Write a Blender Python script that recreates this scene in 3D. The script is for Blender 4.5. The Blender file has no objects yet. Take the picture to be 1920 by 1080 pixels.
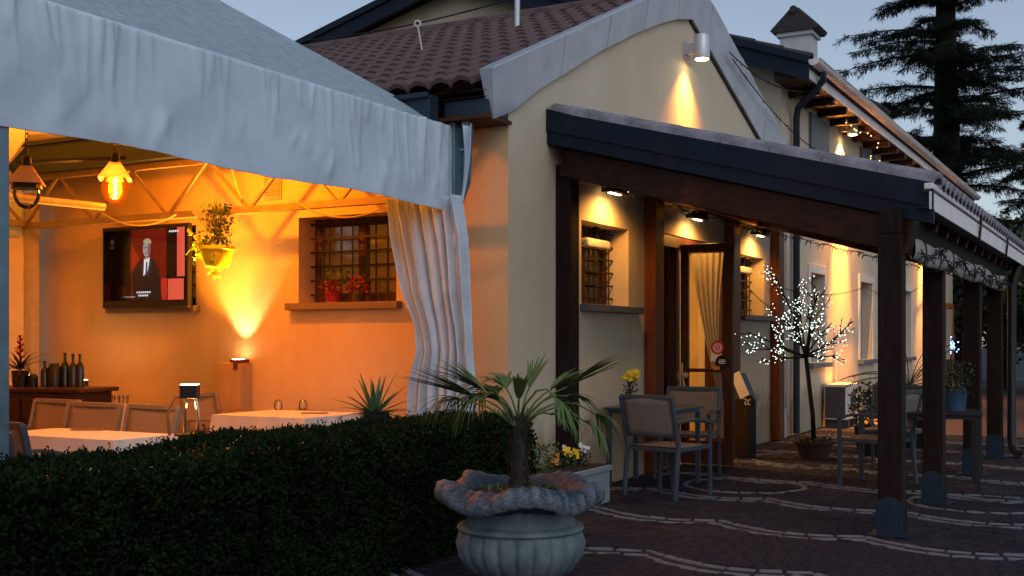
import bpy, math, random
from mathutils import Vector, Matrix, noise
R = math.radians
random.seed(7)
S = bpy.context.scene
COL = S.collection

# ------------------------------------------------------------------ camera
F, VX, HY, EYE = 2150.0, 2153.0, 641.0, 1.35           # pixels of the 1920 px photograph, eye height in metres
TH = math.atan((VX - 960) / F)
sn, cs = math.sin(TH), math.cos(TH)
CAM = Vector((4.54, -8.12, EYE))
cd = bpy.data.cameras.new('camera'); cam = bpy.data.objects.new('camera', cd); COL.objects.link(cam)
cam.location = CAM; cam.rotation_euler = (R(90), 0, TH)
cd.sensor_width = 36; cd.lens = F / 1920 * 36; cd.shift_y = (HY - 540) / 1920; cd.clip_end = 600; cd.clip_start = .05
S.camera = cam

# ------------------------------------------------------------------ dusk sky, weak sun, exposure
SUN_EL, SUN_AZ = 45.0, 130.0          # azimuth of the sun, degrees from +Y towards +X (behind and right of the camera)
w = bpy.data.worlds.new('World'); S.world = w; w.use_nodes = True
nt = w.node_tree; bg = nt.nodes['Background']
sky = nt.nodes.new('ShaderNodeTexSky'); sky.sky_type = 'NISHITA'; sky.sun_disc = False
sky.sun_elevation = R(SUN_EL); sky.sun_rotation = R(SUN_AZ); sky.air_density = 1.0; sky.dust_density = 1.4; sky.ozone_density = 1.0
hs = nt.nodes.new('ShaderNodeHueSaturation'); hs.inputs['Saturation'].default_value = .74
nt.links.new(sky.outputs[0], hs.inputs['Color']); nt.links.new(hs.outputs[0], bg.inputs[0]); bg.inputs[1].default_value = 0.069
sl = bpy.data.lights.new('sun', 'SUN'); sl.energy = 0.06; sl.angle = R(20); sl.color = (.8, .88, 1)
so = bpy.data.objects.new('sun', sl); COL.objects.link(so)
sd = Vector((math.sin(R(SUN_AZ)), math.cos(R(SUN_AZ)), math.tan(R(30))))
so.rotation_euler = sd.to_track_quat('Z', 'Y').to_euler(); so.location = (8, -20, 12)
S.view_settings.view_transform = 'Standard'; S.view_settings.look = 'None'; S.view_settings.gamma = 1
S.view_settings.exposure = 0.85
S.render.engine = 'CYCLES'

# ------------------------------------------------------------------ pixel -> direction helpers (distance always from a plane or stated depth)
def ray(x, y):
    l = (x - 960) / F
    return Vector((l * cs - sn, l * sn + cs, (HY - y) / F))
def G(x, y, z=0.0): d = ray(x, y); return CAM + d * ((z - EYE) / d.z)
def PX(x, y, X): d = ray(x, y); return CAM + d * ((X - CAM.x) / d.x)
def PY(x, y, Y): d = ray(x, y); return CAM + d * ((Y - CAM.y) / d.y)
def PD(x, y, D): return CAM + ray(x, y) * D

# ------------------------------------------------------------------ materials
MATS = {}
def mat(name, col, rough=.6, metal=0, var=.12, scale=6, bump=0, bscale=60, spec=.4, trans=0, emis=None, estr=0, col2=None, detail=6, coat=0):
    m = bpy.data.materials.new(name); m.use_nodes = True
    n, L = m.node_tree.nodes, m.node_tree.links
    b = n['Principled BSDF']
    b.inputs['Roughness'].default_value = rough; b.inputs['Metallic'].default_value = metal
    b.inputs['Specular IOR Level'].default_value = spec
    if coat: b.inputs['Coat Weight'].default_value = coat
    tc = n.new('ShaderNodeTexCoord')
    if var or col2:
        nz = n.new('ShaderNodeTexNoise'); nz.inputs['Scale'].default_value = scale; nz.inputs['Detail'].default_value = detail
        nz.inputs['Roughness'].default_value = .65
        L.new(tc.outputs['Object'], nz.inputs['Vector'])
        rp = n.new('ShaderNodeValToRGB')
        c2 = col2 or tuple(min(1, c * (1 + var)) for c in col)
        c1 = col if col2 else tuple(c * (1 - var) for c in col)
        rp.color_ramp.elements[0].color = (*c1, 1); rp.color_ramp.elements[1].color = (*c2, 1)
        rp.color_ramp.elements[0].position = .32; rp.color_ramp.elements[1].position = .68
        L.new(nz.outputs[0], rp.inputs[0]); L.new(rp.outputs[0], b.inputs['Base Color'])
        rr = n.new('ShaderNodeMapRange'); rr.inputs[3].default_value = max(0, rough - .1); rr.inputs[4].default_value = min(1, rough + .1)
        L.new(nz.outputs[0], rr.inputs[0]); L.new(rr.outputs[0], b.inputs['Roughness'])
    else:
        b.inputs['Base Color'].default_value = (*col, 1)
    if bump:
        n2 = n.new('ShaderNodeTexNoise'); n2.inputs['Scale'].default_value = bscale; n2.inputs['Detail'].default_value = 5
        L.new(tc.outputs['Object'], n2.inputs['Vector'])
        bp = n.new('ShaderNodeBump'); bp.inputs['Strength'].default_value = bump; bp.inputs['Distance'].default_value = .01
        L.new(n2.outputs[0], bp.inputs['Height']); L.new(bp.outputs[0], b.inputs['Normal'])
    if emis:
        b.inputs['Emission Color'].default_value = (*emis, 1); b.inputs['Emission Strength'].default_value = estr
    if trans:
        t = n.new('ShaderNodeBsdfTranslucent'); t.inputs[0].default_value = (*col, 1)
        mx = n.new('ShaderNodeMixShader'); mx.inputs[0].default_value = trans
        L.new(b.outputs[0], mx.inputs[1]); L.new(t.outputs[0], mx.inputs[2])
        L.new(mx.outputs[0], n['Material Output'].inputs[0])
    MATS[name] = m
    return m
def emit(name, col, s):
    m = bpy.data.materials.new(name); m.use_nodes = True
    n, L = m.node_tree.nodes, m.node_tree.links
    e = n.new('ShaderNodeEmission'); e.inputs[0].default_value = (*col, 1); e.inputs[1].default_value = s
    L.new(e.outputs[0], n['Material Output'].inputs[0]); MATS[name] = m; return m
def glass(name, col, alpha, rough=.05, em=None, es=0, gl=(.8, .8, .8)):
    m = bpy.data.materials.new(name); m.use_nodes = True
    n, L = m.node_tree.nodes, m.node_tree.links
    g = n.new('ShaderNodeBsdfGlossy'); g.inputs['Roughness'].default_value = rough; g.inputs[0].default_value = (*gl, 1)
    t = n.new('ShaderNodeBsdfTransparent'); t.inputs[0].default_value = (*col, 1)
    fr = n.new('ShaderNodeFresnel'); fr.inputs[0].default_value = 1.35
    ad = n.new('ShaderNodeMath'); ad.operation = 'ADD'; ad.inputs[1].default_value = alpha; ad.use_clamp = True
    L.new(fr.outputs[0], ad.inputs[0])
    mx = n.new('ShaderNodeMixShader'); L.new(ad.outputs[0], mx.inputs[0]); L.new(t.outputs[0], mx.inputs[1]); L.new(g.outputs[0], mx.inputs[2])
    out = mx
    if em:
        e = n.new('ShaderNodeEmission'); e.inputs[0].default_value = (*em, 1); e.inputs[1].default_value = es
        a = n.new('ShaderNodeAddShader'); L.new(mx.outputs[0], a.inputs[0]); L.new(e.outputs[0], a.inputs[1]); out = a
    L.new(out.outputs[0], n['Material Output'].inputs[0]); MATS[name] = m; return m

def plaster(name='plaster', ca=(.52, .44, .33, 1), cb=(.62, .545, .42, 1)):
    m = mat(name, (.60, .52, .40), .88, var=.0, bump=.5, bscale=70, spec=.2)
    n, L = m.node_tree.nodes, m.node_tree.links; b = n['Principled BSDF']
    tc = n.new('ShaderNodeTexCoord')
    a = n.new('ShaderNodeTexNoise'); a.inputs['Scale'].default_value = 1.1; a.inputs['Detail'].default_value = 7; a.inputs['Roughness'].default_value = .7
    mp = n.new('ShaderNodeMapping'); mp.inputs['Scale'].default_value = (9, 9, .7)
    L.new(tc.outputs['Object'], mp.inputs[0])
    st = n.new('ShaderNodeTexNoise'); st.inputs['Scale'].default_value = 1.0; st.inputs['Detail'].default_value = 4
    L.new(mp.outputs[0], st.inputs['Vector']); L.new(tc.outputs['Object'], a.inputs['Vector'])
    r1 = n.new('ShaderNodeValToRGB'); r1.color_ramp.elements[0].position = .3; r1.color_ramp.elements[1].position = .72
    r1.color_ramp.elements[0].color = ca; r1.color_ramp.elements[1].color = cb
    r2 = n.new('ShaderNodeValToRGB'); r2.color_ramp.elements[0].position = .30; r2.color_ramp.elements[1].position = .55
    r2.color_ramp.elements[0].color = (.955, .95, .94, 1); r2.color_ramp.elements[1].color = (1, 1, 1, 1)
    mx = n.new('ShaderNodeMix'); mx.data_type = 'RGBA'; mx.blend_type = 'MULTIPLY'; mx.inputs[0].default_value = 1
    L.new(a.outputs[0], r1.inputs[0]); L.new(st.outputs[0], r2.inputs[0])
    L.new(r1.outputs[0], mx.inputs[6]); L.new(r2.outputs[0], mx.inputs[7])
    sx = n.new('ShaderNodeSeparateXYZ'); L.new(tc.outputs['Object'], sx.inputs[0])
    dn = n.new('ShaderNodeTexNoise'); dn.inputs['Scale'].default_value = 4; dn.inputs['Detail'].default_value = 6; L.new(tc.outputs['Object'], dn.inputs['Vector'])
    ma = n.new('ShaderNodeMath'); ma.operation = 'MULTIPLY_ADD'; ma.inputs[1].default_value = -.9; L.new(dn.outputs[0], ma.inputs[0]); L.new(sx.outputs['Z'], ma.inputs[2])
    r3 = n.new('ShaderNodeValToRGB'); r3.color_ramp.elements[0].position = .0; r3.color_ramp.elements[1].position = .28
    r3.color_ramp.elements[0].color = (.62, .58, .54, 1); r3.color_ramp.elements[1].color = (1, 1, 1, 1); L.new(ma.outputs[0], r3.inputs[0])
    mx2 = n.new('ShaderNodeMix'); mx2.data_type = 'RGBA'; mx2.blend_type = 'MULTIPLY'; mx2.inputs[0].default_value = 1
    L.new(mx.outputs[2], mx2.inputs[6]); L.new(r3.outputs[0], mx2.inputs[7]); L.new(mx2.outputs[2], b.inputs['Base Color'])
    return m
def woodmat(name, c1, c2, sc=(1, 1, 1), rough=.5):
    m = mat(name, c1, rough, var=0, bump=.3, bscale=90, spec=.15)
    n, L = m.node_tree.nodes, m.node_tree.links; b = n['Principled BSDF']
    tc = n.new('ShaderNodeTexCoord'); mp = n.new('ShaderNodeMapping'); mp.inputs['Scale'].default_value = sc
    L.new(tc.outputs['Object'], mp.inputs[0])
    nz = n.new('ShaderNodeTexNoise'); nz.inputs['Scale'].default_value = 4; nz.inputs['Detail'].default_value = 8; nz.inputs['Distortion'].default_value = .6
    L.new(mp.outputs[0], nz.inputs['Vector'])
    rp = n.new('ShaderNodeValToRGB'); rp.color_ramp.elements[0].color = (*c1, 1); rp.color_ramp.elements[1].color = (*c2, 1)
    rp.color_ramp.elements[0].position = .35; rp.color_ramp.elements[1].position = .7
    L.new(nz.outputs[0], rp.inputs[0]); L.new(rp.outputs[0], b.inputs['Base Color'])
    return m

plaster()
plaster('plaster_warmlit', (.53, .38, .21, 1), (.62, .46, .27, 1))  # tent-side plaster, its colour pushed to orange to carry the warm lamp light
mat('plaster_room', (.55, .42, .25), .9, var=.08, scale=2)
mat('trim_pale', (.62, .60, .56), .8, var=.08, scale=8, bump=.1)
woodmat('wood_post', (.008, .0045, .0035), (.020, .010, .007), (8, 8, .8), .7)
woodmat('wood_beam', (.020, .009, .006), (.045, .019, .010), (.8, 6, 6), .45)
woodmat('wood_board', (.055, .020, .009), (.10, .036, .014), (6, .7, 6), .42)
woodmat('wood_red', (.085, .027, .011), (.15, .046, .017), (6, 6, .6), .4)
woodmat('wood_frame', (.045, .018, .010), (.08, .032, .018), (6, 6, .7), .4)
mat('barge_blue', (.007, .015, .030), .55, .1, var=.25, scale=3, bump=.08, bscale=20, spec=.2)
mat('gutter_grey', (.74, .70, .72), .5, .15, var=.12, scale=3)
mat('gutter_dark', (.018, .034, .055), .45, .2, var=.2, scale=4)
mat('zinc', (.36, .37, .42), .42, .55, scale=3.2, col2=(.52, .53, .57), bump=.05, bscale=6)
mat('zinc_edge', (.55, .58, .62), .4, .5, var=.1)
mat('tile', (.060, .036, .038), .75, scale=5, col2=(.135, .080, .076), bump=.3, bscale=50)
mat('tile_grey', (.13, .125, .145), .7, scale=7, col2=(.30, .29, .33), bump=.3, bscale=50)
mat('tile_dark', (.035, .03, .032), .75, var=.3, scale=9, bump=.3)
mat('pvc', (.52, .62, .73), .5, var=.10, scale=2.5, bump=.22, bscale=22, spec=.3)
mat('pvc_roof', (.22, .31, .36), .65, scale=14, col2=(.38, .47, .51), bump=.15, bscale=60, spec=.25)
mat('pvc_curtain', (.46, .54, .64), .5, var=.14, scale=4, bump=.15, bscale=14, trans=.05, spec=.3)
mat('pvc_cream', (.66, .58, .46), .7, var=.06, scale=4)
mat('steel_blue', (.17, .25, .31), .4, .7, var=.2, scale=7)
mat('steel_tube', (.55, .50, .44), .4, .4, var=.12, scale=10)
mat('chrome', (.75, .72, .68), .18, 1, var=.05)
mat('black_metal', (.012, .012, .014), .45, .2, var=.2)
mat('black_plastic', (.010, .010, .012), .3, 0, var=.1)
mat('iron', (.02, .017, .016), .5, .5, var=.2, scale=20)
mat('sill_grey', (.085, .095, .115), .6, var=.15, scale=9)
mat('sill_brown', (.16, .11, .07), .65, var=.15, scale=9)
mat('shutter', (.115, .135, .165), .6, var=.12, scale=5)
mat('window_blind', (.17, .19, .21), .6, var=.1)
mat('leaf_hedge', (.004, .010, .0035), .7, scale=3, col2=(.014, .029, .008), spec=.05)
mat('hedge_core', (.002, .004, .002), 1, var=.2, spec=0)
mat('leaf_palm', (.06, .12, .03), .38, scale=4, col2=(.17, .22, .06), trans=.2)
mat('leaf_agave', (.045, .11, .05), .45, scale=5, col2=(.09, .17, .08))
mat('leaf_dark', (.012, .025, .010), .55, scale=4, col2=(.035, .055, .02))
mat('leaf_yellowgreen', (.22, .33, .03), .45, scale=9, col2=(.42, .5, .08), trans=.3)
mat('leaf_green', (.03, .07, .02), .5, scale=9, col2=(.08, .14, .04), trans=.15)
mat('conifer', (.006, .012, .008), .75, scale=2, col2=(.014, .024, .014), spec=.1)
mat('bark', (.008, .006, .005), .9, var=.3, scale=14, bump=.5, bscale=30)
mat('palm_bark', (.03, .024, .02), .9, var=.35, scale=25, bump=.6, bscale=50)
mat('stone_urn', (.055, .088, .105), .72, scale=6, col2=(.155, .20, .215), bump=.3, bscale=25)
mat('stone_urn_rim', (.014, .028, .042), .6, scale=20, col2=(.17, .215, .26), bump=.9, bscale=38)
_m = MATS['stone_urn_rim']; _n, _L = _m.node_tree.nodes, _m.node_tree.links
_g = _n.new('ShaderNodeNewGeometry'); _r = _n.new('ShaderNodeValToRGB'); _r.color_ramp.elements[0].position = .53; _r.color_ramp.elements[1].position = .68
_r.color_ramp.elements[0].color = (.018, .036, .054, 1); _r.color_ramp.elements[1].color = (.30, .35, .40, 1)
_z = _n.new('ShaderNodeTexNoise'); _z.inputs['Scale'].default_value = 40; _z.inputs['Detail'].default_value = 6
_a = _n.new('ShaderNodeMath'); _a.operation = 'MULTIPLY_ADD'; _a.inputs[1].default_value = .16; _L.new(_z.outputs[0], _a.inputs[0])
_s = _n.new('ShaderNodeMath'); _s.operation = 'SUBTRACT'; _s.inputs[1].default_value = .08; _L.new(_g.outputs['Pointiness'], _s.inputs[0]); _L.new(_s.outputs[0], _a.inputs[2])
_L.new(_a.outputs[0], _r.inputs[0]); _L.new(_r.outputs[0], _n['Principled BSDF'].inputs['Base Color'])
mat('soil', (.018, .012, .008), .95, var=.4, scale=30, bump=.8, bscale=60)
mat('planter_grey', (.19, .24, .28), .6, var=.12, scale=6, bump=.1)
mat('pot_white', (.66, .66, .68), .4, var=.05)
mat('pot_lime', (.50, .55, .02), .4, var=.06)
mat('pot_blue', (.03, .065, .12), .4, var=.1)
mat('pot_clay', (.04, .02, .015), .8, var=.2, scale=9)
mat('petal_yellow', (.75, .48, .02), .6, var=.2, scale=20)
mat('petal_orange', (.65, .20, .015), .6, var=.2, scale=20)
mat('petal_white', (.6, .58, .58), .6, var=.15, scale=20)
mat('petal_red', (.26, .008, .010), .6, var=.3, scale=20)
mat('cloth', (.72, .66, .62), .85, var=.05, scale=5, bump=.2, bscale=50)
mat('chair_frame', (.060, .078, .105), .42, .3, var=.1)
mat('chair_frame_light', (.30, .26, .22), .42, .3, var=.1)
mat('textilene', (.17, .145, .135), .75, var=.1, scale=60, bump=.4, bscale=220)
mat('textilene_tan', (.36, .27, .18), .75, var=.12, scale=40, bump=.4, bscale=220, trans=.15)
mat('curtain_cream', (.50, .43, .32), .85, var=.1, scale=9, trans=.4)
mat('glass_frit', (.75, .7, .6), .15, var=.05)
mat('bottle', (.008, .010, .008), .12, var=.1, coat=.5)
mat('sideboard', (.035, .012, .008), .4, var=.2, scale=6)
mat('sett', (.014, .012, .018), .85, scale=1.7, col2=(.036, .030, .038), bump=.5, bscale=60, spec=.12)
mat('white_sett', (.085, .09, .11), .7, scale=5, col2=(.18, .185, .21), bump=.4, bscale=60, spec=.15)
mat('mortar', (.012, .010, .011), .95, var=.3, scale=30, bump=.5)
mat('blind_pale', (.34, .31, .30), .75, var=.14, scale=6, bump=.3, bscale=20)
mat('render_white', (.50, .51, .52), .8, var=.08, scale=5)
mat('paper', (.75, .75, .75), .6, var=.03)
mat('sticker_red', (.42, .02, .03), .4, var=.05)
mat('sticker_pink', (.72, .45, .45), .4, var=.05)
mat('wire', (.012, .012, .012), .6, var=0)
mat('wire_tan', (.45, .32, .18), .6, var=0)
mat('frame_orange', (.42, .12, .02), .45, var=.1)
mat('ac_case', (.50, .50, .50), .45, var=.06)
mat('ac_dark', (.05, .05, .055), .5, var=.1)
mat('box_tan', (.42, .27, .13), .7, var=.1, scale=4)
mat('interior_brown', (.20, .10, .04), .8, var=.2, scale=3)
glass('pane', (.95, .95, .95), .04)
glass('bulb_clear', (.95, .9, .85), .06)
glass('bulb_amber', (1, .72, .4), .05, em=(1, .17, .004), es=.16, gl=(.3, .14, .04))
glass('shade_glass', (1, .82, .6), .25, .3, gl=(.42, .20, .06))
glass('tv_glass', (.97, .97, .97), -.03, .03, gl=(.22, .22, .22))
mat('bracket_blue', (.016, .032, .052), .45, .4, var=.2, scale=9)
mat('truss_brown', (.26, .20, .14), .45, .3, var=.2, scale=9)
mat('shade_opal', (.78, .60, .38), .5, var=.05, trans=.5)
glass('glassware', (.95, .93, .9), .12)
emit('filament', (1, .62, .22), 30)
emit('lamp_warm', (1, .72, .35), 22)
emit('led_white', (.84, 1, .88), 1.9)
emit('led_warm', (1, .62, .2), 3.5)
emit('led_blue', (.25, .5, 1), 3)
emit('lamp_far', (1, .25, .12), 2.5)

# ------------------------------------------------------------------ mesh builder
class MB:
    def __init__(s): s.v = []; s.f = []
    def add(s, vs, fs):
        o = len(s.v); s.v += [tuple(v) for v in vs]; s.f += [tuple(i + o for i in f) for f in fs]; return s
    def hexa(s, p): return s.add(p, [(0, 3, 2, 1), (4, 5, 6, 7), (0, 1, 5, 4), (1, 2, 6, 5), (2, 3, 7, 6), (3, 0, 4, 7)])
    def box(s, x0, x1, y0, y1, z0, z1):
        return s.hexa([(x0, y0, z0), (x1, y0, z0), (x1, y1, z0), (x0, y1, z0), (x0, y0, z1), (x1, y0, z1), (x1, y1, z1), (x0, y1, z1)])
    def obox(s, c, size, rz=0, M=None):
        c = Vector(c); hx, hy, hz = [a / 2 for a in size]
        Q = M or Matrix.Rotation(rz, 3, 'Z')
        return s.hexa([c + Q @ Vector(p) for p in [(-hx, -hy, -hz), (hx, -hy, -hz), (hx, hy, -hz), (-hx, hy, -hz), (-hx, -hy, hz), (hx, -hy, hz), (hx, hy, hz), (-hx, hy, hz)]])
    def bar(s, a, b, wd, ht, up=(0, 0, 1)):
        a, b = Vector(a), Vector(b); d = (b - a).normalized(); u = Vector(up)
        sd_ = d.cross(u)
        if sd_.length < 1e-4: sd_ = d.cross(Vector((1, 0, 0)))
        sd_.normalize(); u = sd_.cross(d).normalized()
        x, z = sd_ * wd / 2, u * ht / 2
        return s.hexa([a - x - z, a + x - z, b + x - z, b - x - z, a - x + z, a + x + z, b + x + z, b - x + z])
    def prism(s, poly, ext):
        ext = Vector(ext); n = len(poly); p = [Vector(q) for q in poly]
        fs = [tuple(range(n - 1, -1, -1)), tuple(range(n, 2 * n))] + [(i, (i + 1) % n, (i + 1) % n + n, i + n) for i in range(n)]
        return s.add(p + [q + ext for q in p], fs)
    def quad(s, a, b, c, d): return s.add([a, b, c, d], [(0, 1, 2, 3)])
    def tube(s, pts, r, n=8, caps=True, closed=False):
        pts = [Vector(p) for p in pts]; k = len(pts); rs = r if isinstance(r, (list, tuple)) else [r] * k
        base = len(s.v); ref = None
        for i, p in enumerate(pts):
            if closed: t = pts[(i + 1) % k] - pts[i - 1]
            else: t = pts[min(i + 1, k - 1)] - pts[max(i - 1, 0)]
            t.normalize()
            if ref is None:
                ref = t.cross(Vector((0, 0, 1)))
                if ref.length < .05: ref = t.cross(Vector((1, 0, 0)))
            ref = (ref - t * ref.dot(t)).normalized(); bn = t.cross(ref)
            for j in range(n):
                a = 2 * math.pi * j / n
                s.v.append(tuple(p + (ref * math.cos(a) + bn * math.sin(a)) * rs[i]))
        for i in range(k if closed else k - 1):
            i2 = (i + 1) % k
            for j in range(n):
                s.f.append((base + i * n + j, base + i * n + (j + 1) % n, base + i2 * n + (j + 1) % n, base + i2 * n + j))
        if caps and not closed:
            s.f.append(tuple(base + j for j in range(n - 1, -1, -1))); s.f.append(tuple(base + (k - 1) * n + j for j in range(n)))
        return s
    def lathe(s, prof, n=24, c=(0, 0, 0), fn=None):
        base = len(s.v); c = Vector(c)
        for i, (r, z) in enumerate(prof):
            for j in range(n):
                a = 2 * math.pi * j / n
                rr, zz = (r, z) if fn is None else fn(i, r, z, a)
                s.v.append((c.x + rr * math.cos(a), c.y + rr * math.sin(a), c.z + zz))
        for i in range(len(prof) - 1):
            for j in range(n):
                s.f.append((base + i * n + j, base + i * n + (j + 1) % n, base + (i + 1) * n + (j + 1) % n, base + (i + 1) * n + j))
        s.f.append(tuple(base + j for j in range(n - 1, -1, -1))); s.f.append(tuple(base + (len(prof) - 1) * n + j for j in range(n)))
        return s
    def sphere(s, c, r, n=12, m=8, sc=(1, 1, 1)):
        prof = [(max(1e-4, math.sin(math.pi * i / m)) , -math.cos(math.pi * i / m)) for i in range(m + 1)]
        b = len(s.v); s.lathe(prof, n)
        for i in range(b, len(s.v)):
            v = s.v[i]; s.v[i] = (c[0] + v[0] * r * sc[0], c[1] + v[1] * r * sc[1], c[2] + v[2] * r * sc[2])
        return s
    def octa(s, c, r):
        x, y, z = c
        return s.add([(x + r, y, z), (x - r, y, z), (x, y + r, z), (x, y - r, z), (x, y, z + r), (x, y, z - r)],
                     [(0, 2, 4), (2, 1, 4), (1, 3, 4), (3, 0, 4), (2, 0, 5), (1, 2, 5), (3, 1, 5), (0, 3, 5)])
    def grid(s, fn, nu, nv):
        base = len(s.v)
        for j in range(nv + 1):
            for i in range(nu + 1): s.v.append(tuple(fn(i / nu, j / nv)))
        for j in range(nv):
            for i in range(nu):
                a = base + j * (nu + 1) + i
                s.f.append((a, a + 1, a + nu + 2, a + nu + 1))
        return s
    def mesh(s, name):
        m = bpy.data.meshes.new(name); m.from_pydata(s.v, [], s.f); m.update(); return m
    def build(s, name, material, parent=None, smooth=False, bevel=0, loc=None, solid=0):
        m = s.mesh(name); m.materials.append(MATS[material])
        if smooth: m.shade_smooth() if smooth is True else m.set_sharp_from_angle(angle=R(smooth))
        if smooth and smooth is not True:
            m.shade_smooth(); m.set_sharp_from_angle(angle=R(smooth))
        o = bpy.data.objects.new(name, m); COL.objects.link(o)
        if loc: o.location = loc
        if parent: o.parent = parent
        if solid:
            md = o.modifiers.new('thickness', 'SOLIDIFY'); md.thickness = solid; md.offset = 0
        if bevel:
            md = o.modifiers.new('bevel', 'BEVEL'); md.width = bevel; md.segments = 2; md.limit_method = 'ANGLE'
        return o
def tag(o, label=None, cat=None, group=None, kind=None):
    if label: o['label'] = label
    if cat: o['category'] = cat
    if group: o['group'] = group
    if kind: o['kind'] = kind
    return o
def thing(name, label, cat, loc=(0, 0, 0), rz=0, group=None):
    o = bpy.data.objects.new(name, None); COL.objects.link(o); o.location = loc; o.rotation_euler = (0, 0, rz)
    o.empty_display_size = .1
    return tag(o, label, cat, group)
def copy_tree(o, parent=None):
    c = o.copy(); COL.objects.link(c)
    if parent: c.parent = parent
    for ch in list(o.children): copy_tree(ch, c)
    return c
def share(name, me, M, parent=None):
    o = bpy.data.objects.new(name, me); COL.objects.link(o); o.matrix_world = M
    if parent: o.parent = parent
    return o
def lamp(name, kind, loc, energy, col, parent=None, aim=None, size=.03, angle=60, blend=.5):
    l = bpy.data.lights.new(name, kind); l.energy = energy; l.color = col
    if kind == 'AREA': l.size = size
    else: l.shadow_soft_size = size
    if kind == 'SPOT': l.spot_size = R(angle); l.spot_blend = blend
    o = bpy.data.objects.new(name, l); COL.objects.link(o); o.location = loc
    if aim is not None: o.rotation_euler = (Vector(aim) - Vector(loc)).to_track_quat('-Z', 'Y').to_euler()
    if parent: o.parent = parent
    return o
def fbm(p, sc=1.0): return noise.noise(Vector(p) * sc) + .5 * noise.noise(Vector(p) * sc * 2.1) + .25 * noise.noise(Vector(p) * sc * 4.3)
WARM = (1, .32, .03); WARM2 = (1, .37, .05)

# ================================================================== SETTING: ground and paving
m = MB(); m.quad((-150, -60, -.03), (150, -60, -.03), (150, 250, -.03), (-150, 250, -.03))
tag(m.build('ground', 'mortar'), kind='structure')
pv = MB()
pv.quad((-9, -9, -.012), (6.6, -9, -.012), (6.6, 10, -.012), (-9, 10, -.012))
pave = tag(pv.build('pavement', 'mortar'), kind='structure')
# far paving carries small cobbles in its material
fm = mat('far_setts', (.05, .032, .033), .75, var=0, spec=.3)
n_, L_ = fm.node_tree.nodes, fm.node_tree.links
tc = n_.new('ShaderNodeTexCoord'); vo = n_.new('ShaderNodeTexVoronoi'); vo.inputs['Scale'].default_value = 9
rp = n_.new('ShaderNodeValToRGB'); rp.color_ramp.elements[0].color = (.022, .016, .019, 1); rp.color_ramp.elements[1].color = (.065, .043, .044, 1)
L_.new(tc.outputs['Object'], vo.inputs['Vector']); L_.new(vo.outputs['Color'], rp.inputs[0]); L_.new(rp.outputs[0], n_['Principled BSDF'].inputs['Base Color'])
bp = n_.new('ShaderNodeBump'); bp.inputs['Strength'].default_value = .4; L_.new(vo.outputs['Distance'], bp.inputs['Height']); L_.new(bp.outputs[0], n_['Principled BSDF'].inputs['Normal'])
m = MB(); m.quad((-.0, 9.4, 0), (12, 9.4, 0), (12, 40, 0), (0, 40, 0)).quad((5.3, -9, 0), (12, -9, 0), (12, 9.4, 0), (5.3, 9.4, 0))
m.quad((-9, -9, 0), (-.02, -9, 0), (-.02, 0, 0), (-9, 0, 0)).quad((-.02, -9, 0), (5.3, -9, 0), (5.3, -3.2, 0), (-.02, -3.2, 0))
tag(m.build('courtyard', 'far_setts'), kind='structure')

# scalloped double lines of white stones; cusp lattice read from the photograph
ROWS = [(-2.6, 0), (-1.17, 0), (.26, 0), (1.62, 0), (3.0, 0), (4.4, 0), (5.8, 0), (7.2, 0), (8.6, 0)]
def line_y(row, x):
    i = math.floor((x - 1.7) / 1.1); t = (x - 1.7) / 1.1 - i
    y0 = ROWS[row][0] - .20 * (i); y1 = y0 - .20
    return y0 + (y1 - y0) * t - .20 * math.sin(math.pi * t)
white = []            # (x, y, angle, length)
for r in range(len(ROWS)):
    for off in (0, -.16):
        x = .15
        while x < 5.2:
            dx = .02; slope = (line_y(r, x + dx) - line_y(r, x - dx)) / (2 * dx)
            ln = random.uniform(.13, .18); c_ = math.cos(math.atan(slope))
            xm = x + ln * c_ / 2
            sm = (line_y(r, xm + dx) - line_y(r, xm - dx)) / (2 * dx)
            white.append((xm, line_y(r, xm) + off, math.atan(sm), ln)); x += (ln + .022) * c_
for cx, cy, rr in ((1.2, 2.42, .55), (1.15, 5.2, .72), (3.3, 2.2, .55), (1.2, 8.1, .6)):
    n = int(2 * math.pi * rr / .16)
    for k in range(n):
        a = 2 * math.pi * k / n; white.append((cx + rr * math.cos(a), cy + rr * math.sin(a), a + math.pi / 2, .145))
def is_white(x, y):
    for r in range(len(ROWS)):
        d = y - line_y(r, x)
        if -.21 < d < .05: return True
    return False
def sett_into(mb, x, y, a, l, wd, z, h=.03, ins=.007):
    c_, s_ = math.cos(a), math.sin(a)
    def q(u, v_, zz): return (x + u * c_ - v_ * s_, y + u * s_ + v_ * c_, zz)
    hl, hw = l / 2, wd / 2; j = lambda: random.uniform(-.004, .004)
    lo = [q(-hl, -hw, z - h), q(hl, -hw, z - h), q(hl, hw, z - h), q(-hl, hw, z - h)]
    mi = [q(-hl, -hw, z - .006), q(hl, -hw, z - .006), q(hl, hw, z - .006), q(-hl, hw, z - .006)]
    tp = [q(-hl + ins, -hw + ins, z + j()), q(hl - ins, -hw + ins, z + j()), q(hl - ins, hw - ins, z + j()), q(-hl + ins, hw - ins, z + j())]
    f = [(8, 9, 10, 11)]
    for k in range(4): k2 = (k + 1) % 4; f += [(k, k2, 4 + k2, 4 + k), (4 + k, 4 + k2, 8 + k2, 8 + k)]
    mb.add(lo + mi + tp, f)
def cam_d(x, y): return (x - CAM.x) ** 2 + (y - CAM.y) ** 2
def in_view(x, y):
    d = Vector((x, y, 0)) - CAM; l = d.x * cs + d.y * sn; Z = -d.x * sn + d.y * cs
    if Z < 1: return False
    px, py = 960 + F * l / Z, HY + F * EYE / Z
    return 1020 < px < 1930 and py < 1095
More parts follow.
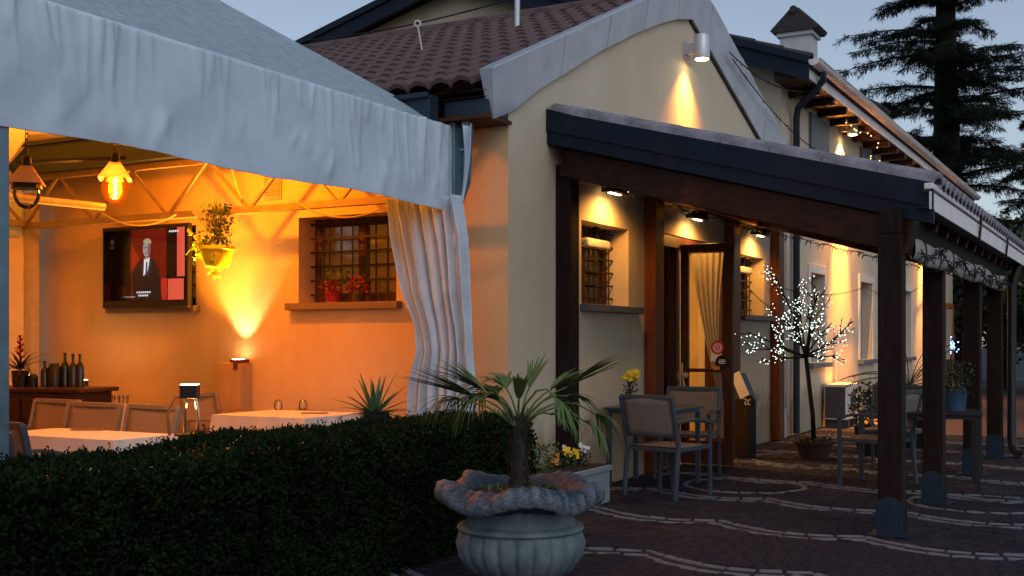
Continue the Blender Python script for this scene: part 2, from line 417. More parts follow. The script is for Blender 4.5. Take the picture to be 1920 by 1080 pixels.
white.sort(key=lambda q: (not in_view(q[0], q[1]), cam_d(q[0], q[1])))
rest = MB()
for k, (x, y, a, l) in enumerate(white):
    if k < 300:
        q = MB(); sett_into(q, 0, 0, 0, l, .05, -.001)
        o = q.build('white_stone', 'white_sett', pave); o.location = (x, y, .0); o.rotation_euler = (0, 0, a + random.uniform(-.03, .03))
    else: sett_into(rest, x, y, a, l, .05, .0)
tag(rest.build('white_stones', 'white_sett', pave), kind='stuff')
setts = []
y = -3.2
while y < 9.4:
    x = .0 + random.uniform(0, .08); hh = random.uniform(.085, .105)
    while x < 5.3:
        wl = random.uniform(.09, .16)
        xx = x + wl / 2; yy = y + hh / 2 + .06 * math.sin(xx * 2.6) - .18 * xx
        if not is_white(xx, yy) and all(abs(math.hypot(xx - a, yy - b) - r) > .07 for a, b, r in ((1.2, 2.42, .55), (1.15, 5.2, .72), (3.3, 2.2, .55), (1.2, 8.1, .6))):
            setts.append((xx, yy, wl - .008, hh - .008))
        x += wl
    y += hh
y = 9.4
setts = [q for q in setts if -3.2 < q[1] < 9.4]
setts.sort(key=lambda q: (not in_view(q[0], q[1]), cam_d(q[0], q[1])))
rest = MB()
for k, (x, y, l, h) in enumerate(setts):
    a = -.18 + .15 * math.cos(x * 2.6) + random.uniform(-.04, .04)
    if k < 300:
        q = MB(); sett_into(q, 0, 0, 0, l, h, 0)
        o = q.build('sett', 'sett', pave); o.location = (x, y, random.uniform(-.003, .002)); o.rotation_euler = (0, 0, a)
    else: sett_into(rest, x, y, a, l, h, random.uniform(-.004, .002))
tag(rest.build('setts', 'sett', pave), kind='stuff')

# ================================================================== wall helper
def wall_sheet(mb, axis, plane, a0, a1, z0, z1, holes, depth, outward):
    """a wall with rectangular openings: front sheet on `plane`, reveals going `depth` inwards, back sheet"""
    A = sorted({a0, a1, *[h[0] for h in holes], *[h[1] for h in holes]}); Z = sorted({z0, z1, *[h[2] for h in holes], *[h[3] for h in holes]})
    def P(a, z, d): 
        q = plane - outward * d
        return (q, a, z) if axis == 'X' else (a, q, z)
    for i in range(len(A) - 1):
        for j in range(len(Z) - 1):
            ca, cz = (A[i] + A[i + 1]) / 2, (Z[j] + Z[j + 1]) / 2
            if any(h[0] < ca < h[1] and h[2] < cz < h[3] for h in holes): continue
            mb.quad(P(A[i], Z[j], 0), P(A[i + 1], Z[j], 0), P(A[i + 1], Z[j + 1], 0), P(A[i], Z[j + 1], 0))
            mb.quad(P(A[i], Z[j], depth), P(A[i + 1], Z[j], depth), P(A[i + 1], Z[j + 1], depth), P(A[i], Z[j + 1], depth))
    for h in holes:
        for (p, q) in (((h[0], h[2]), (h[1], h[2])), ((h[1], h[2]), (h[1], h[3])), ((h[1], h[3]), (h[0], h[3])), ((h[0], h[3]), (h[0], h[2]))):
            mb.quad(P(*p, 0), P(*q, 0), P(*q, depth), P(*p, depth))

# ================================================================== RESTAURANT WING
wing = thing('restaurant_wing', 'cream rendered restaurant wing with grey metal gable edge and brown tiled roof', 'building', (0, 0, 0))
W2 = (1.37, 2.46, 1.70, 2.47); W3 = (6.03, 7.08, 1.70, 2.47); DR = (3.12, 5.38, .0, 2.52)
YE = 7.92; WB = -10.0
m = MB(); wall_sheet(m, 'X', 0, 0, YE, -.03, 3.2, [W2, W3, DR], .32, 1)
gab = [(0, 3.2), (.0, 3.22), (.43, 3.46), (1.78, 4.11), (2.62, 4.48), (3.19, 4.7), (3.66, 4.86), (4.19, 4.99), (7.02, 3.96), (YE, 3.62), (YE, 3.2)]
gp = [(0, a, z + (.10 if 0 < a < YE else 0)) for a, z in gab]
m.add(gp, [tuple(range(len(gp)))])
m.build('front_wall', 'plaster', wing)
W1 = (-2.17, -1.10, 1.70, 2.47); W0 = (-4.55, -3.42, 1.70, 2.47); DL = (-6.75, -5.92, 0, 2.44)
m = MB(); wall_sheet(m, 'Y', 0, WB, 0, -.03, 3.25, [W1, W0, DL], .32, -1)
m.build('side_wall', 'plaster_warmlit', wing)
m = MB(); m.quad((WB, 0, 0), (WB, YE, 0), (WB, YE, 3.2), (WB, 0, 3.2)).quad((WB, YE - .02, 0), (-.32, YE - .02, 0), (-.32, YE - .02, 3.2), (WB, YE - .02, 3.2))
m.build('rear_wall', 'plaster_room', wing)
m = MB(); m.quad((WB, 0, 3.05), (-.32, .32, 3.05), (-.32, YE - .02, 3.05), (WB, YE - .02, 3.05))
m.build('ceiling', 'plaster_room', wing)
m = MB(); m.quad((WB, .0, .004), (0, .0, .004), (0, YE - .02, .004), (WB, YE - .02, .004))
m.build('floor', 'interior_brown', wing)
# inner partition so that the windows look into rooms with depth
m = MB(); m.box(-3.4, -.33, 2.70, 2.78, .01, 3.04); m.build('partition', 'plaster_room', wing)
# gable edge panels: bent zinc sheets, each overlapping the next
low = [(-.32, 3.10), (0, 3.215), (.43, 3.47), (1.78, 4.12), (2.62, 4.48), (3.19, 4.70), (3.66, 4.86), (4.19, 4.99)]
def lowz(a):
    for (p, q) in zip(low, low[1:]):
        if a <= q[0] + 1e-6: return p[1] + (q[1] - p[1]) * (a - p[0]) / (q[0] - p[0])
    return 4.99
def topz(a): return 3.47 + (a + .42) * .435
cuts = [-.32, .86, 1.36, 1.84, 2.30, 2.76, 3.22, 3.70, 4.20]
for i in range(len(cuts) - 1):
    a0, a1 = cuts[i], cuts[i + 1]; k = 6; q = MB(); xo = .045 + .006 * (i % 2)
    vs, fs = [], []
    for j in range(k + 1):
        a = a0 + (a1 - a0) * j / k; t_ = a - (.10 if i == 0 and j == 0 else 0)
        vs += [(xo, a, lowz(a)), (xo + .05, t_, topz(t_)), (xo - .07, t_, topz(t_) + .012), (.004, a, lowz(a) + .01)]
    for j in range(k):
        b = j * 4; fs += [(b, b + 4, b + 5, b + 1), (b + 1, b + 5, b + 6, b + 2), (b + 3, b + 7, b + 4, b)]
    fs += [(0, 1, 2, 3), (k * 4 + 3, k * 4 + 2, k * 4 + 1, k * 4)]
    q.add(vs, fs).build('metal_panel', 'zinc', wing)
m = MB(); m.bar((.085, -.43, topz(-.43) + .004), (.085, 4.2, topz(4.2) + .004), .035, .012, (0, -.4, 1)); m.build('edge_strip', 'zinc_edge', wing)
rl = lambda a: 4.99 - (a - 4.19) * .362; rt = lambda a: topz(4.2) - (a - 4.2) * .355
cuts = [4.20, 4.72, 5.25, 5.8, 6.35, 6.9, 7.45, 7.9]
for i in range(len(cuts) - 1):
    a0, a1 = cuts[i], cuts[i + 1]; xo = .045 + .006 * (i % 2)
    q = MB(); q.hexa([(.004, a0, rl(a0)), (xo, a0, rl(a0)), (xo, a1, rl(a1)), (.004, a1, rl(a1)), (-.02, a0, rt(a0)), (xo + .05, a0, rt(a0)), (xo + .05, a1, rt(a1)), (-.02, a1, rt(a1))])
    q.build('metal_panel', 'zinc', wing)
m = MB(); m.bar((.012, 4.2, 4.975), (.012, 7.9, rl(7.9) - .012), .02, .03, (0, .3, 1)); m.build('joint_strip', 'black_metal', wing)
# roof deck and tiles
RID = (4.2, 5.30); EAV = (-.40, 3.40)
m = MB()
m.quad((WB, EAV[0], EAV[1] - .08), (.02, EAV[0], EAV[1] - .08), (.02, RID[0], RID[1] - .08), (WB, RID[0], RID[1] - .08))
m.quad((WB, RID[0], RID[1] - .08), (.02, RID[0], RID[1] - .08), (.02, YE, 3.86), (WB, YE, 3.86))
m.quad((WB, EAV[0], EAV[1] - .13), (.02, EAV[0], EAV[1] - .13), (.02, .02, EAV[1] + .02), (WB, .02, EAV[1] + .02))
m.build('roof_deck', 'wood_board', wing)
def tile_verts(wd, ln, h, tap=.85):
    vs, fs = [], []
    prof = [(-.5, 0), (-.36, .62), (-.12, .98), (.12, .98), (.36, .62), (.5, 0)]
    for (k, t_) in ((0, 1.0), (1, tap)):
        for (u, v_) in prof: vs.append((u * wd * t_, ln * k, v_ * h + (.018 if k == 0 else 0)))
    n = len(prof)
    for i in range(n - 1): fs.append((i, i + 1, n + i + 1, n + i))
    # thickness at the lower lip
    lip = [(u * wd, 0, v_ * h * .72 + .0) for (u, v_) in prof]; b = len(vs); vs += lip
    for i in range(n - 1): fs.append((b + i, b + i + 1, i + 1, i))
    return vs, fs
tv, tf = tile_verts(.20, .43, .075)
tmesh = [MB().add(tv, tf).mesh('roof_tile') for _ in range(1)][0]; tmesh.materials.append(MATS['tile'])
slope = math.atan2(RID[1] - EAV[1], RID[0] - EAV[0]); slen = math.hypot(RID[1] - EAV[1], RID[0] - EAV[0])
tiles = []
nrow = 13; rp_ = slen / nrow
for r in range(nrow):
    for c_ in range(46):
        X = -.16 - c_ * .205; sdist = r * rp_
        tiles.append((X + random.uniform(-.006, .006), EAV[0] - .05 + sdist * math.cos(slope), EAV[1] - .05 + sdist * math.sin(slope), random.uniform(-.02, .02)))
def tile_seen(t):
    d = Vector(t[:3]) - CAM; l = d.x * cs + d.y * sn; Z = -d.x * sn + d.y * cs; px, py = 960 + F * l / Z, HY - F * d.z / Z
    return px > 520 and py > -40 and py < 240 - (850 - px) * .49 + 12
tiles.sort(key=lambda t: (not tile_seen(t), (Vector(t[:3]) - CAM).length))
rest = MB()
for k, t in enumerate(tiles):
    M = Matrix.Translation(t[:3]) @ Matrix.Rotation(slope, 4, 'X') @ Matrix.Rotation(t[3], 4, 'Z')
    if k < 300: share('roof_tile', tmesh, M, wing)
    else: rest.add([M @ Vector(v) for v in tv], tf)
sl2 = math.atan2(RID[1] - 3.94, YE - RID[0])
for r in range(9):
    for c_ in range(46):
        M = Matrix.Translation((-.16 - c_ * .205, YE - .05 - r * .42, 3.92 + r * .42 * math.tan(sl2))) @ Matrix.Rotation(math.pi, 4, 'Z') @ Matrix.Rotation(sl2, 4, 'X')
        rest.add([M @ Vector(v) for v in tv], tf)
tag(rest.build('roof_tiles', 'tile', wing), kind='stuff')
rv, rf = tile_verts(.26, .48, .10)
rmesh = MB().add(rv, rf).mesh('ridge_tile'); rmesh.materials.append(MATS['tile'])
for k in range(22):
    X = -.1 - k * .44
    share('ridge_tile', rmesh, Matrix.Translation((X, RID[0], RID[1] - .015)) @ Matrix.Rotation(math.pi / 2, 4, 'Z') @ Matrix.Rotation(R(2), 4, 'X'), wing)
# box gutter and soffit along the tent side
m = MB(); m.box(-9.5, -.40, -.56, -.42, 3.02, 3.30); m.box(-9.5, -.40, -.60, -.555, 3.27, 3.31); m.build('box_gutter', 'gutter_dark', wing, bevel=.006)
m = MB(); m.box(-.385, .03, -.36, -.05, 3.14, 3.27); m.build('eave_box', 'gutter_dark', wing, bevel=.004)
m = MB(); m.box(-9.5, .035, -.40, -.004, 3.105, 3.135); m.build('soffit', 'wood_board', wing)
# sills
def sill(parent, x0, x1, y0, y1, z0, z1, mm): return MB().box(x0, x1, y0, y1, z0, z1).build('sill', mm, parent, bevel=.006)

def window_x(parent, w, rec, fr_mat, sill_mat, bars, dirn, nb, nbz):
    """window in the X=0 wall (dirn 'X') or the Y=0 wall (dirn 'Y'); frame, panes and an iron grille as own pieces"""
    a0, a1, z0, z1 = w
    def B(mb, p0, p1, q0, q1, r0, r1):     # p along wall, q inwards, r height
        return mb.box(-q1, -q0, p0, p1, r0, r1) if dirn == 'X' else mb.box(p0, p1, q0, q1, r0, r1)
    win = MB(); t = .07
    B(win, a0, a0 + t, rec, rec + .06, z0, z1); B(win, a1 - t, a1, rec, rec + .06, z0, z1)
    B(win, a0 + t, a1 - t, rec, rec + .06, z0, z0 + t); B(win, a0 + t, a1 - t, rec, rec + .06, z1 - t, z1)
    mid = (a0 + a1) / 2; B(win, mid - .04, mid + .04, rec - .003, rec + .063, z0 + t, z1 - t)
    wo = win.build('window', fr_mat, parent)
    for (p, q) in ((a0 + t, mid - .04), (mid + .04, a1 - t)):
        g = MB(); B(g, p, q, rec + .025, rec + .031, z0 + t, z1 - t); g.build('pane', 'pane', wo)
    if bars:
        for i in range(nb):
            p = a0 + .02 + (a1 - a0 - .04) * (i + .5) / nb; g = MB()
            c0 = (p, rec - .06); 
            pts = [(-c0[1], c0[0], z0 + .002), (-c0[1], c0[0], z1 - .002)] if dirn == 'X' else [(c0[0], c0[1], z0 + .002), (c0[0], c0[1], z1 - .002)]
            g.tube(pts, .007, 6).build('grille_bar', 'iron', wo)
        for i in range(nbz):
            z = z0 + (z1 - z0) * (i + .6) / nbz; g = MB(); B(g, a0 + .004, a1 - .004, rec - .075, rec - .067, z - .009, z + .009); g.build('grille_bar', 'iron', wo)
    return wo
window_x(wing, W2, .24, 'wood_frame', '', True, 'X', 9, 6)
window_x(wing, W3, .24, 'wood_frame', '', True, 'X', 9, 6)
window_x(wing, W1, .24, 'wood_frame', '', True, 'Y', 8, 6)
window_x(wing, W0, .24, 'wood_frame', '', True, 'Y', 8, 6)
MB().box(-.30, .09, W2[0] - .03, W2[1] + .19, 1.63, 1.698).build('sill', 'sill_grey', wing, bevel=.006)
MB().box(-.30, .09, W3[0] - .05, W3[1] + .22, 1.63, 1.698).build('sill', 'sill_grey', wing, bevel=.006)
MB().box(W1[0] - .10, W1[1] + .06, -.08, .24, 1.635, 1.698).build('sill', 'sill_brown', wing, bevel=.006)
MB().box(W0[0] - .02, W0[1] + .05, -.08, .24, 1.635, 1.698).build('sill', 'sill_brown', wing, bevel=.006)
# plinth pilasters: red-brown timber posts standing proud of the wall round the entrance
for (a0, a1, mm) in ((2.86, 3.10, 'wood_red'), (5.40, 5.66, 'wood_red'), (7.36, 7.62, 'wood_red')):
    MB().box(.003, .13, a0, a1, 0, 2.9).build('timber_post', mm, wing, bevel=.008)
MB().box(.001, .085, 7.66, 7.88, .0, .42).build('corner_guard', 'zinc_edge', wing, bevel=.004)
MB().box(.001, .05, 7.64, 7.91, .425, 3.1).build('corner_strip', 'trim_pale', wing)
# doorway: fixed side light, lintel, jambs
door = MB(); door.box(-.20, .02, 3.121, 3.23, .0, 2.5).box(-.20, .02, 5.28, 5.379, 0, 2.5).box(-.20, .02, 3.23, 5.28, 2.38, 2.5).box(-.18, .0, 3.78, 3.90, 0, 2.38).box(-.16, -.02, 3.23, 3.78, 0, .30)
do = door.build('door_frame', 'wood_frame', wing)
MB().box(-.10, -.094, 3.232, 3.778, .302, 2.378).build('pane', 'pane', do)
# ceiling lamp of the room, seen through the doorway
rl_ = thing('ceiling_lamp', 'round warm ceiling lamp inside the room behind the entrance doorway', 'lamp', (-1.9, 4.7, 3.04))
MB().lathe([(.02, -.02), (.16, -.06), (.17, -.10), (.10, -.15), (.01, -.16)], 16).build('shade', 'lamp_warm', rl_, smooth=True)
MB().lathe([(.05, .0), (.06, -.03)], 12).build('ceiling_plate', 'black_metal', rl_)
lamp('room_light', 'POINT', (0, 0, -.30), 150, (1, .5, .1), rl_, size=.15)
rl2 = thing('ceiling_lamp', 'warm globe lamp hanging in the room behind the barred window with red flowers', 'lamp', (-1.55, 1.5, 3.04))
MB().sphere((0, 0, -.72), .09, 14, 10).build('globe', 'led_warm', rl2, smooth=True)
MB().tube([(0, 0, 0), (0, 0, -.64)], .006, 6).build('cord', 'wire', rl2)
lamp('room_light', 'POINT', (0, 0, -.95), 9, WARM, rl2, size=.1)

# open glass door leaf, hung at the middle of the doorway, standing square to the wall
lf = thing('door_leaf', 'glazed brown wooden door leaf standing open beside the entrance, with stickers', 'door', (0.03, 3.86, 0), R(-2))
LW, LH = .60, 2.42
for (n_a, b_) in (('stile', (0, .09, -.025, .025, .02, LH)), ('stile', (LW - .10, LW, -.025, .025, .02, LH)), ('rail', (.09, LW - .10, -.025, .025, LH - .09, LH)), ('rail', (.09, LW - .10, -.025, .025, 1.02, 1.06)), ('kick_panel', (.09, LW - .10, -.02, .02, .02, .27))):
    MB().box(*b_).build(n_a, 'wood_frame', lf, bevel=.004)
MB().box(.09, LW - .10, -.003, .003, 1.062, LH - .092).build('pane', 'pane', lf)
MB().box(.09, LW - .10, -.003, .003, .272, 1.018).build('pane', 'pane', lf)
MB().tube([(.045, -.027, 1.0), (.045, -.07, 1.0), (.045, -.075, 1.12)], .009, 8).build('handle', 'chrome', lf)
def drape(fn_l, fn_r, z0, z1, depth, folds, nu=60, nv=24, ph=0):
    m = MB()
    def f(u, v_):
        z = z1 + (z0 - z1) * v_; a, b = fn_l(v_), fn_r(v_)
        return (a + (b - a) * u, depth * math.sin(folds * 2 * math.pi * u + ph + .5 * math.sin(3 * v_)) * (.6 + .4 * v_), z)
    return m.grid(f, nu, nv)
cur = drape(lambda v: .10 + .30 * min(1, v * 1.35) ** 1.3 * (1 if v < .75 else 1 - (v - .75) * .6), lambda v: .48 - .06 * math.sin(min(1, v * 1.2) * math.pi), .30, LH - .10, .016, 5)
c_o = tag(cur.build('door_curtain', 'curtain_cream', None, smooth=True), 'cream net curtain gathered to one side on the open door leaf', 'curtain')
c_o.location = (.03, 3.90, 0); c_o.rotation_euler = (0, 0, R(-2))
cur = drape(lambda v: 0, lambda v: .50 - .28 * min(1, v * 1.4), .31, 2.36, .018, 5)
c_o = tag(cur.build('door_curtain', 'curtain_cream', None, smooth=True), 'cream net curtain behind the narrow side light of the doorway', 'curtain')
c_o.location = (-.15, 3.25, 0); c_o.rotation_euler = (0, 0, R(90))
# stickers on the leaf
st = thing('door_sticker', 'round red and pink sticker over a white card on the open door leaf', 'sticker', (.03 + .43, 3.826, 1.24))
MB().box(-.10, .06, -.002, .0, -.13, .06).build('card', 'paper', st)
def disc(mb, r, y0, y1, n=28, c=(0, 0)):
    p = [(c[0] + r * math.cos(2 * math.pi * k / n), y0, c[1] + r * math.sin(2 * math.pi * k / n)) for k in range(n)]
    return mb.prism(p, (0, y1 - y0, 0))
disc(MB(), .095, -.005, -.0025, c=(0, .06)).build('ring', 'sticker_red', st); disc(MB(), .070, -.008, -.0055, c=(0, .06)).build('disc', 'sticker_pink', st)
st.scale = (.78,) * 3
disc(MB(), .034, -.011, -.0085, c=(0, .06)).build('emblem', 'sticker_red', st); disc(MB(), .022, -.014, -.0115, c=(0, .06)).build('emblem_centre', 'sticker_pink', st)
s2 = thing('door_sticker', 'round black sign with white lettering bars below the red sticker', 'sticker', (.03 + .49, 3.815, 1.13))
disc(MB(), .10, -.006, -.002).build('plate', 'black_plastic', s2)
for k, (zz, hw) in enumerate(((.03, .045), (.008, .06), (-.014, .05))): MB().box(-hw, hw * .8, -.009, -.0065, zz - .006, zz + .006).build('lettering', 'paper', s2)
s2.scale = (.8,) * 3
MB().box(-.13, -.04, -.008, -.003, -.105, -.055).build('tag', 'petal_orange', s2)
bow = thing('ribbon_bow', 'small cream ribbon bow hanging on the door leaf handle', 'ribbon', (.075, 3.775, 1.0))
m = MB(); m.sphere((-.03, 0, -.02), .04, 10, 6, (1, .5, .8)).sphere((.035, 0, -.015), .04, 10, 6, (1, .5, .8)).sphere((0, -.01, -.02), .02, 8, 6); m.build('loops', 'curtain_cream', bow, smooth=True)
m = MB(); m.tube([(0, 0, -.04), (.02, 0, -.12), (-.005, -.005, -.2), (.03, 0, -.28)], [.012, .018, .02, .006], 6); m.build('tail', 'curtain_cream', bow, smooth=True)

# ================================================================== MAIN HOUSE
house = thing('main_house', 'taller cream farmhouse behind the wing with grey shutters and dark roof edges', 'house', (0, 7.92, 0))
house.location = (0, 0, 0)
HY0, HY1 = 7.925, 24.2
LWs = [(9.50, 10.36, 1.03, 2.42), (12.98, 14.0, 1.03, 2.44), (17.0, 18.0, 1.03, 2.44)]
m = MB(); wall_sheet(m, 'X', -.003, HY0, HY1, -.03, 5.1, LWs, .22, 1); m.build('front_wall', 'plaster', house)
AP = (-5.35, 7.32)
eo = lambda X: 5.17 + (.5 - X) * .365
m = MB(); ge = [(-.003, HY0, 0), (-.003, HY0, eo(0) - .12), (AP[0], HY0, AP[1] - .14), (-14, HY0, AP[1] - .14 - (AP[0] + 14) * .27), (-14, HY0, 0)]
m.add(ge, [(0, 1, 2, 3, 4)]); m.build('gable_wall', 'plaster', house)
m = MB(); m.add([(x, HY1, z) for x, y, z in ge], [(0, 1, 2, 3, 4)]); m.quad((-14, HY0, 0), (-14, HY1, 0), (-14, HY1, 5), (-14, HY0, 5)); m.build('rear_wall', 'plaster', house)
VY = 7.52
m = MB()
m.hexa([(.5, VY, 5.10), (.5, HY1 + .4, 5.10), (AP[0], HY1 + .4, AP[1] - .10), (AP[0], VY, AP[1] - .10), (.5, VY, 5.17), (.5, HY1 + .4, 5.17), (AP[0], HY1 + .4, AP[1]), (AP[0], VY, AP[1])])
zb = AP[1] - (AP[0] + 14.6) * .27
m.hexa([(AP[0], VY, AP[1] - .10), (AP[0], HY1 + .4, AP[1] - .10), (-14.6, HY1 + .4, zb - .1), (-14.6, VY, zb - .1), (AP[0], VY, AP[1]), (AP[0], HY1 + .4, AP[1]), (-14.6, HY1 + .4, zb), (-14.6, VY, zb)])
roof = m.build('roof', 'tile_dark', house)
# verge boards in two steps
for (dz0, dz1, yo, nm) in ((-.26, -.02, .0, 'verge_board'), (-.03, .075, -.05, 'verge_cap')):
    q = MB(); q.hexa([(.5, VY + yo - .03, 5.17 + dz0), (.5, VY + yo, 5.17 + dz0), (AP[0], VY + yo, AP[1] + dz0), (AP[0], VY + yo - .03, AP[1] + dz0), (.5, VY + yo - .03, 5.17 + dz1), (.5, VY + yo, 5.17 + dz1), (AP[0], VY + yo, AP[1] + dz1), (AP[0], VY + yo - .03, AP[1] + dz1)]).build(nm, 'barge_blue', house)
    q = MB(); q.hexa([(AP[0], VY + yo - .03, AP[1] + dz0), (AP[0], VY + yo, AP[1] + dz0), (-14.6, VY + yo, zb + dz0), (-14.6, VY + yo - .03, zb + dz0), (AP[0], VY + yo - .03, AP[1] + dz1), (AP[0], VY + yo, AP[1] + dz1), (-14.6, VY + yo, zb + dz1), (-14.6, VY + yo - .03, zb + dz1)]).build(nm, 'barge_blue', house)
vt_v, vt_f = tile_verts(.24, .46, .085)
vtm = MB().add(vt_v, vt_f).mesh('verge_tile'); vtm.materials.append(MATS['tile_dark'])
a_ = math.atan(.365)
for k in range(13):
    X = .5 - k * .43 * math.cos(a_)
    share('verge_tile', vtm, Matrix.Translation((X, VY + .05, 5.2 + (.5 - X) * .365)) @ Matrix.Rotation(math.pi / 2, 4, 'Z') @ Matrix.Rotation(a_, 4, 'X'), house)
# eave gutter: half-round with lip, in lengths
def half_round(mb, x, y0, y1, z, r, n=8):
    vs = []
    for y in (y0, y1):
        for k in range(n + 1):
            a = math.pi + math.pi * k / n; vs.append((x + r * math.cos(a), y, z + r * math.sin(a)))
    mb.add(vs, [(k, k + 1, n + 2 + k, n + 1 + k) for k in range(n)])
    for y in (y0, y1): mb.add([(x + r * math.cos(math.pi + math.pi * k / n), y, z + r * math.sin(math.pi + math.pi * k / n)) for k in range(n + 1)], [tuple(range(n + 1))])
m = MB(); half_round(m, .56, VY - .02, HY1 + .4, 5.20, .085); m.tube([(.645, VY - .02, 5.2), (.645, HY1 + .4, 5.2)], .012, 6)
m.build('gutter', 'gutter_grey', house, smooth=40)
MB().box(.455, .475, VY + .03, HY1 + .38, 4.97, 5.14).build('fascia', 'gutter_grey', house)
MB().hexa([(.0, VY + .03, 4.97), (.455, VY + .03, 4.97), (.455, HY1 + .38, 4.97), (.0, HY1 + .38, 4.97), (.0, VY + .03, 5.22), (.455, VY + .03, 5.06), (.455, HY1 + .38, 5.06), (.0, HY1 + .38, 5.22)]).build('eave_soffit', 'wood_beam', house)
for k in range(20):
    MB().box(.002, .45, HY0 + .35 + k * .82, HY0 + .45 + k * .82, 4.87, 4.968).build('rafter_tail', 'wood_beam', house)
# downpipe at the corner
m = MB(); m.tube([(.56, 8.0, 5.14), (.56, 8.05, 5.02), (.12, 8.35, 4.72), (.08, 8.42, 4.6), (.08, 8.42, .02)], .05, 10); m.build('downpipe', 'gutter_dark', house, smooth=40)
m = MB(); m.tube([(.03, 8.12, 3.0), (.03, 8.12, .3), (.03, 8.2, .28)], .014, 6); m.build('conduit', 'trim_pale', house)
# lower windows: pale surrounds, shuttered recess, sill
for w_ in LWs:
    a0, a1, z0, z1 = w_
    s_ = MB(); s_.box(.0, .018, a0 - .13, a0, z0, z1 + .13).box(.0, .018, a1, a1 + .13, z0, z1 + .13).box(.0, .018, a0, a1, z1, z1 + .13)
    s_.build('window_surround', 'trim_pale', house)
    wn = MB().box(-.215, -.18, a0, a1, z0, z1).build('window', 'window_blind', house)
    MB().box(-.18, -.165, (a0 + a1) / 2 - .02, (a0 + a1) / 2 + .02, z0, z1).build('mullion', 'shutter', wn)
    MB().box(-.18, .10, a0 - .16, a1 + .16, z0 - .08, z0 - .002).build('sill', 'shutter', house, bevel=.006)
# upper shutters, each of upright planks with two ledges
for (a0, a1, z0, z1) in ((9.42, 10.55, 3.72, 4.86), (12.95, 14.10, 3.72, 4.86), (16.9, 18.0, 3.72, 4.86)):
    sh = MB().box(.003, .03, a0, a1, z0, z1).build('shutter', 'shutter', house)
    n = 7
    for k in range(n):
        MB().box(.03, .045, a0 + (a1 - a0) * k / n + .006, a0 + (a1 - a0) * (k + 1) / n - .006, z0 + .004, z1 - .004).build('plank', 'shutter', sh)
# chimneys
def chimney(name_parent, c, w_, d_, z0, z1, over, mm):
    x, y = c
    ch = MB().box(x - w_ / 2, x + w_ / 2, y - d_ / 2, y + d_ / 2, z0, z1).build('chimney', mm, name_parent)
    q = MB(); q.box(x - w_ / 2 - .05, x + w_ / 2 + .05, y - d_ / 2 - .05, y + d_ / 2 + .05, z1, z1 + .07); q.build('chimney_cornice', mm, ch)
    q = MB()
    for sx in (-1, 1):
        for sy in (-1, 1): q.box(x + sx * w_ * .36 - .06, x + sx * w_ * .36 + .06, y + sy * d_ * .36 - .06, y + sy * d_ * .36 + .06, z1 + .07, z1 + .17)
    q.build('chimney_pier', mm, ch)
    q = MB(); W, D, zc = w_ / 2 + over, d_ / 2 + over, z1 + .12
    q.hexa([(x - W, y - D, zc - .05), (x + W, y - D, zc - .05), (x + W, y + D, zc - .05), (x - W, y + D, zc - .05), (x - .05, y - D, zc + .30), (x + .05, y - D, zc + .30), (x + .05, y + D, zc + .30), (x - .05, y + D, zc + .30)])
    for k in range(5):
        for sx in (-1, 1):
            yy = y - D + .06 + (2 * D - .12) * k / 4
            q.tube([(x + sx * (W + .03), yy, zc - .03), (x + sx * .04, yy, zc + .33)], .06, 7)
    q.tube([(x, y - D - .04, zc + .33), (x, y + D + .04, zc + .33)], .07, 8)
    q.build('chimney_cap', 'tile_dark', ch)
chimney(roof, (-1.06, 12.8), .56, .5, 5.3, 6.90, .10, 'render_white')
cp = PD(1612, 185, 29)
chimney(roof, (cp.x, cp.y), .8, .7, 5.5, 7.05, .2, 'tile_dark')
# roof furniture of the wing
hk = thing('roof_hook', 'thin steel rod with a ring standing on the brown tiled roof', 'hook', PD(795, 102, 12.0))
ht = PD(783, 48, 12.0) - PD(795, 102, 12.0)
MB().tube([(0, 0, -.06), ht], .009, 6).build('rod', 'steel_tube', hk)
MB().tube([ht + Vector((.028 * math.cos(a), .015 * math.cos(a), .02 + .032 * math.sin(a))) for a in [2 * math.pi * k / 14 for k in range(14)]], .009, 6, closed=True).build('ring', 'zinc_edge', hk)
vp = PD(970, 34, 12.6)
vpo = tag(MB().tube([vp + Vector((0, 0, -.12)), vp + Vector((0, 0, .32))], .03, 10).build('vent_pipe', 'zinc_edge', None, smooth=40), 'short pale vent pipe rising from the brown tiled roof', 'pipe')
pts = [PD(500, 82, 15.5).lerp(PD(985, -8, 13.2), t) + Vector((0, 0, -.10 * math.sin(math.pi * t))) for t in [k / 16 for k in range(17)]]
tag(MB().tube(pts, .010, 5).build('overhead_cable', 'wire', None), 'thin black cable strung above the tiled roof in front of the gable', 'cable')

# ================================================================== PORTICO
port = thing('portico', 'timber portico with lean-to tiled roof over the entrance terrace', 'portico', (0, 0, 0))
def ys(X): return .68 - .56 * X / 3.24            # the near end of the portico runs slightly askew
def zr(X): return 3.30 - X * .279                 # top of the roof deck
PE = 7.05
m = MB(); b0 = lambda X, dz: (X, ys(X) + .03, zr(X) + dz)
m.hexa([b0(.003, -.07), b0(3.2, -.07), (3.2, PE, zr(3.2) - .07), (.003, PE, zr(0) - .07), b0(.003, -.0), b0(3.2, 0), (3.2, PE, zr(3.2)), (.003, PE, zr(0))])
m.build('roof_deck', 'wood_board', port)
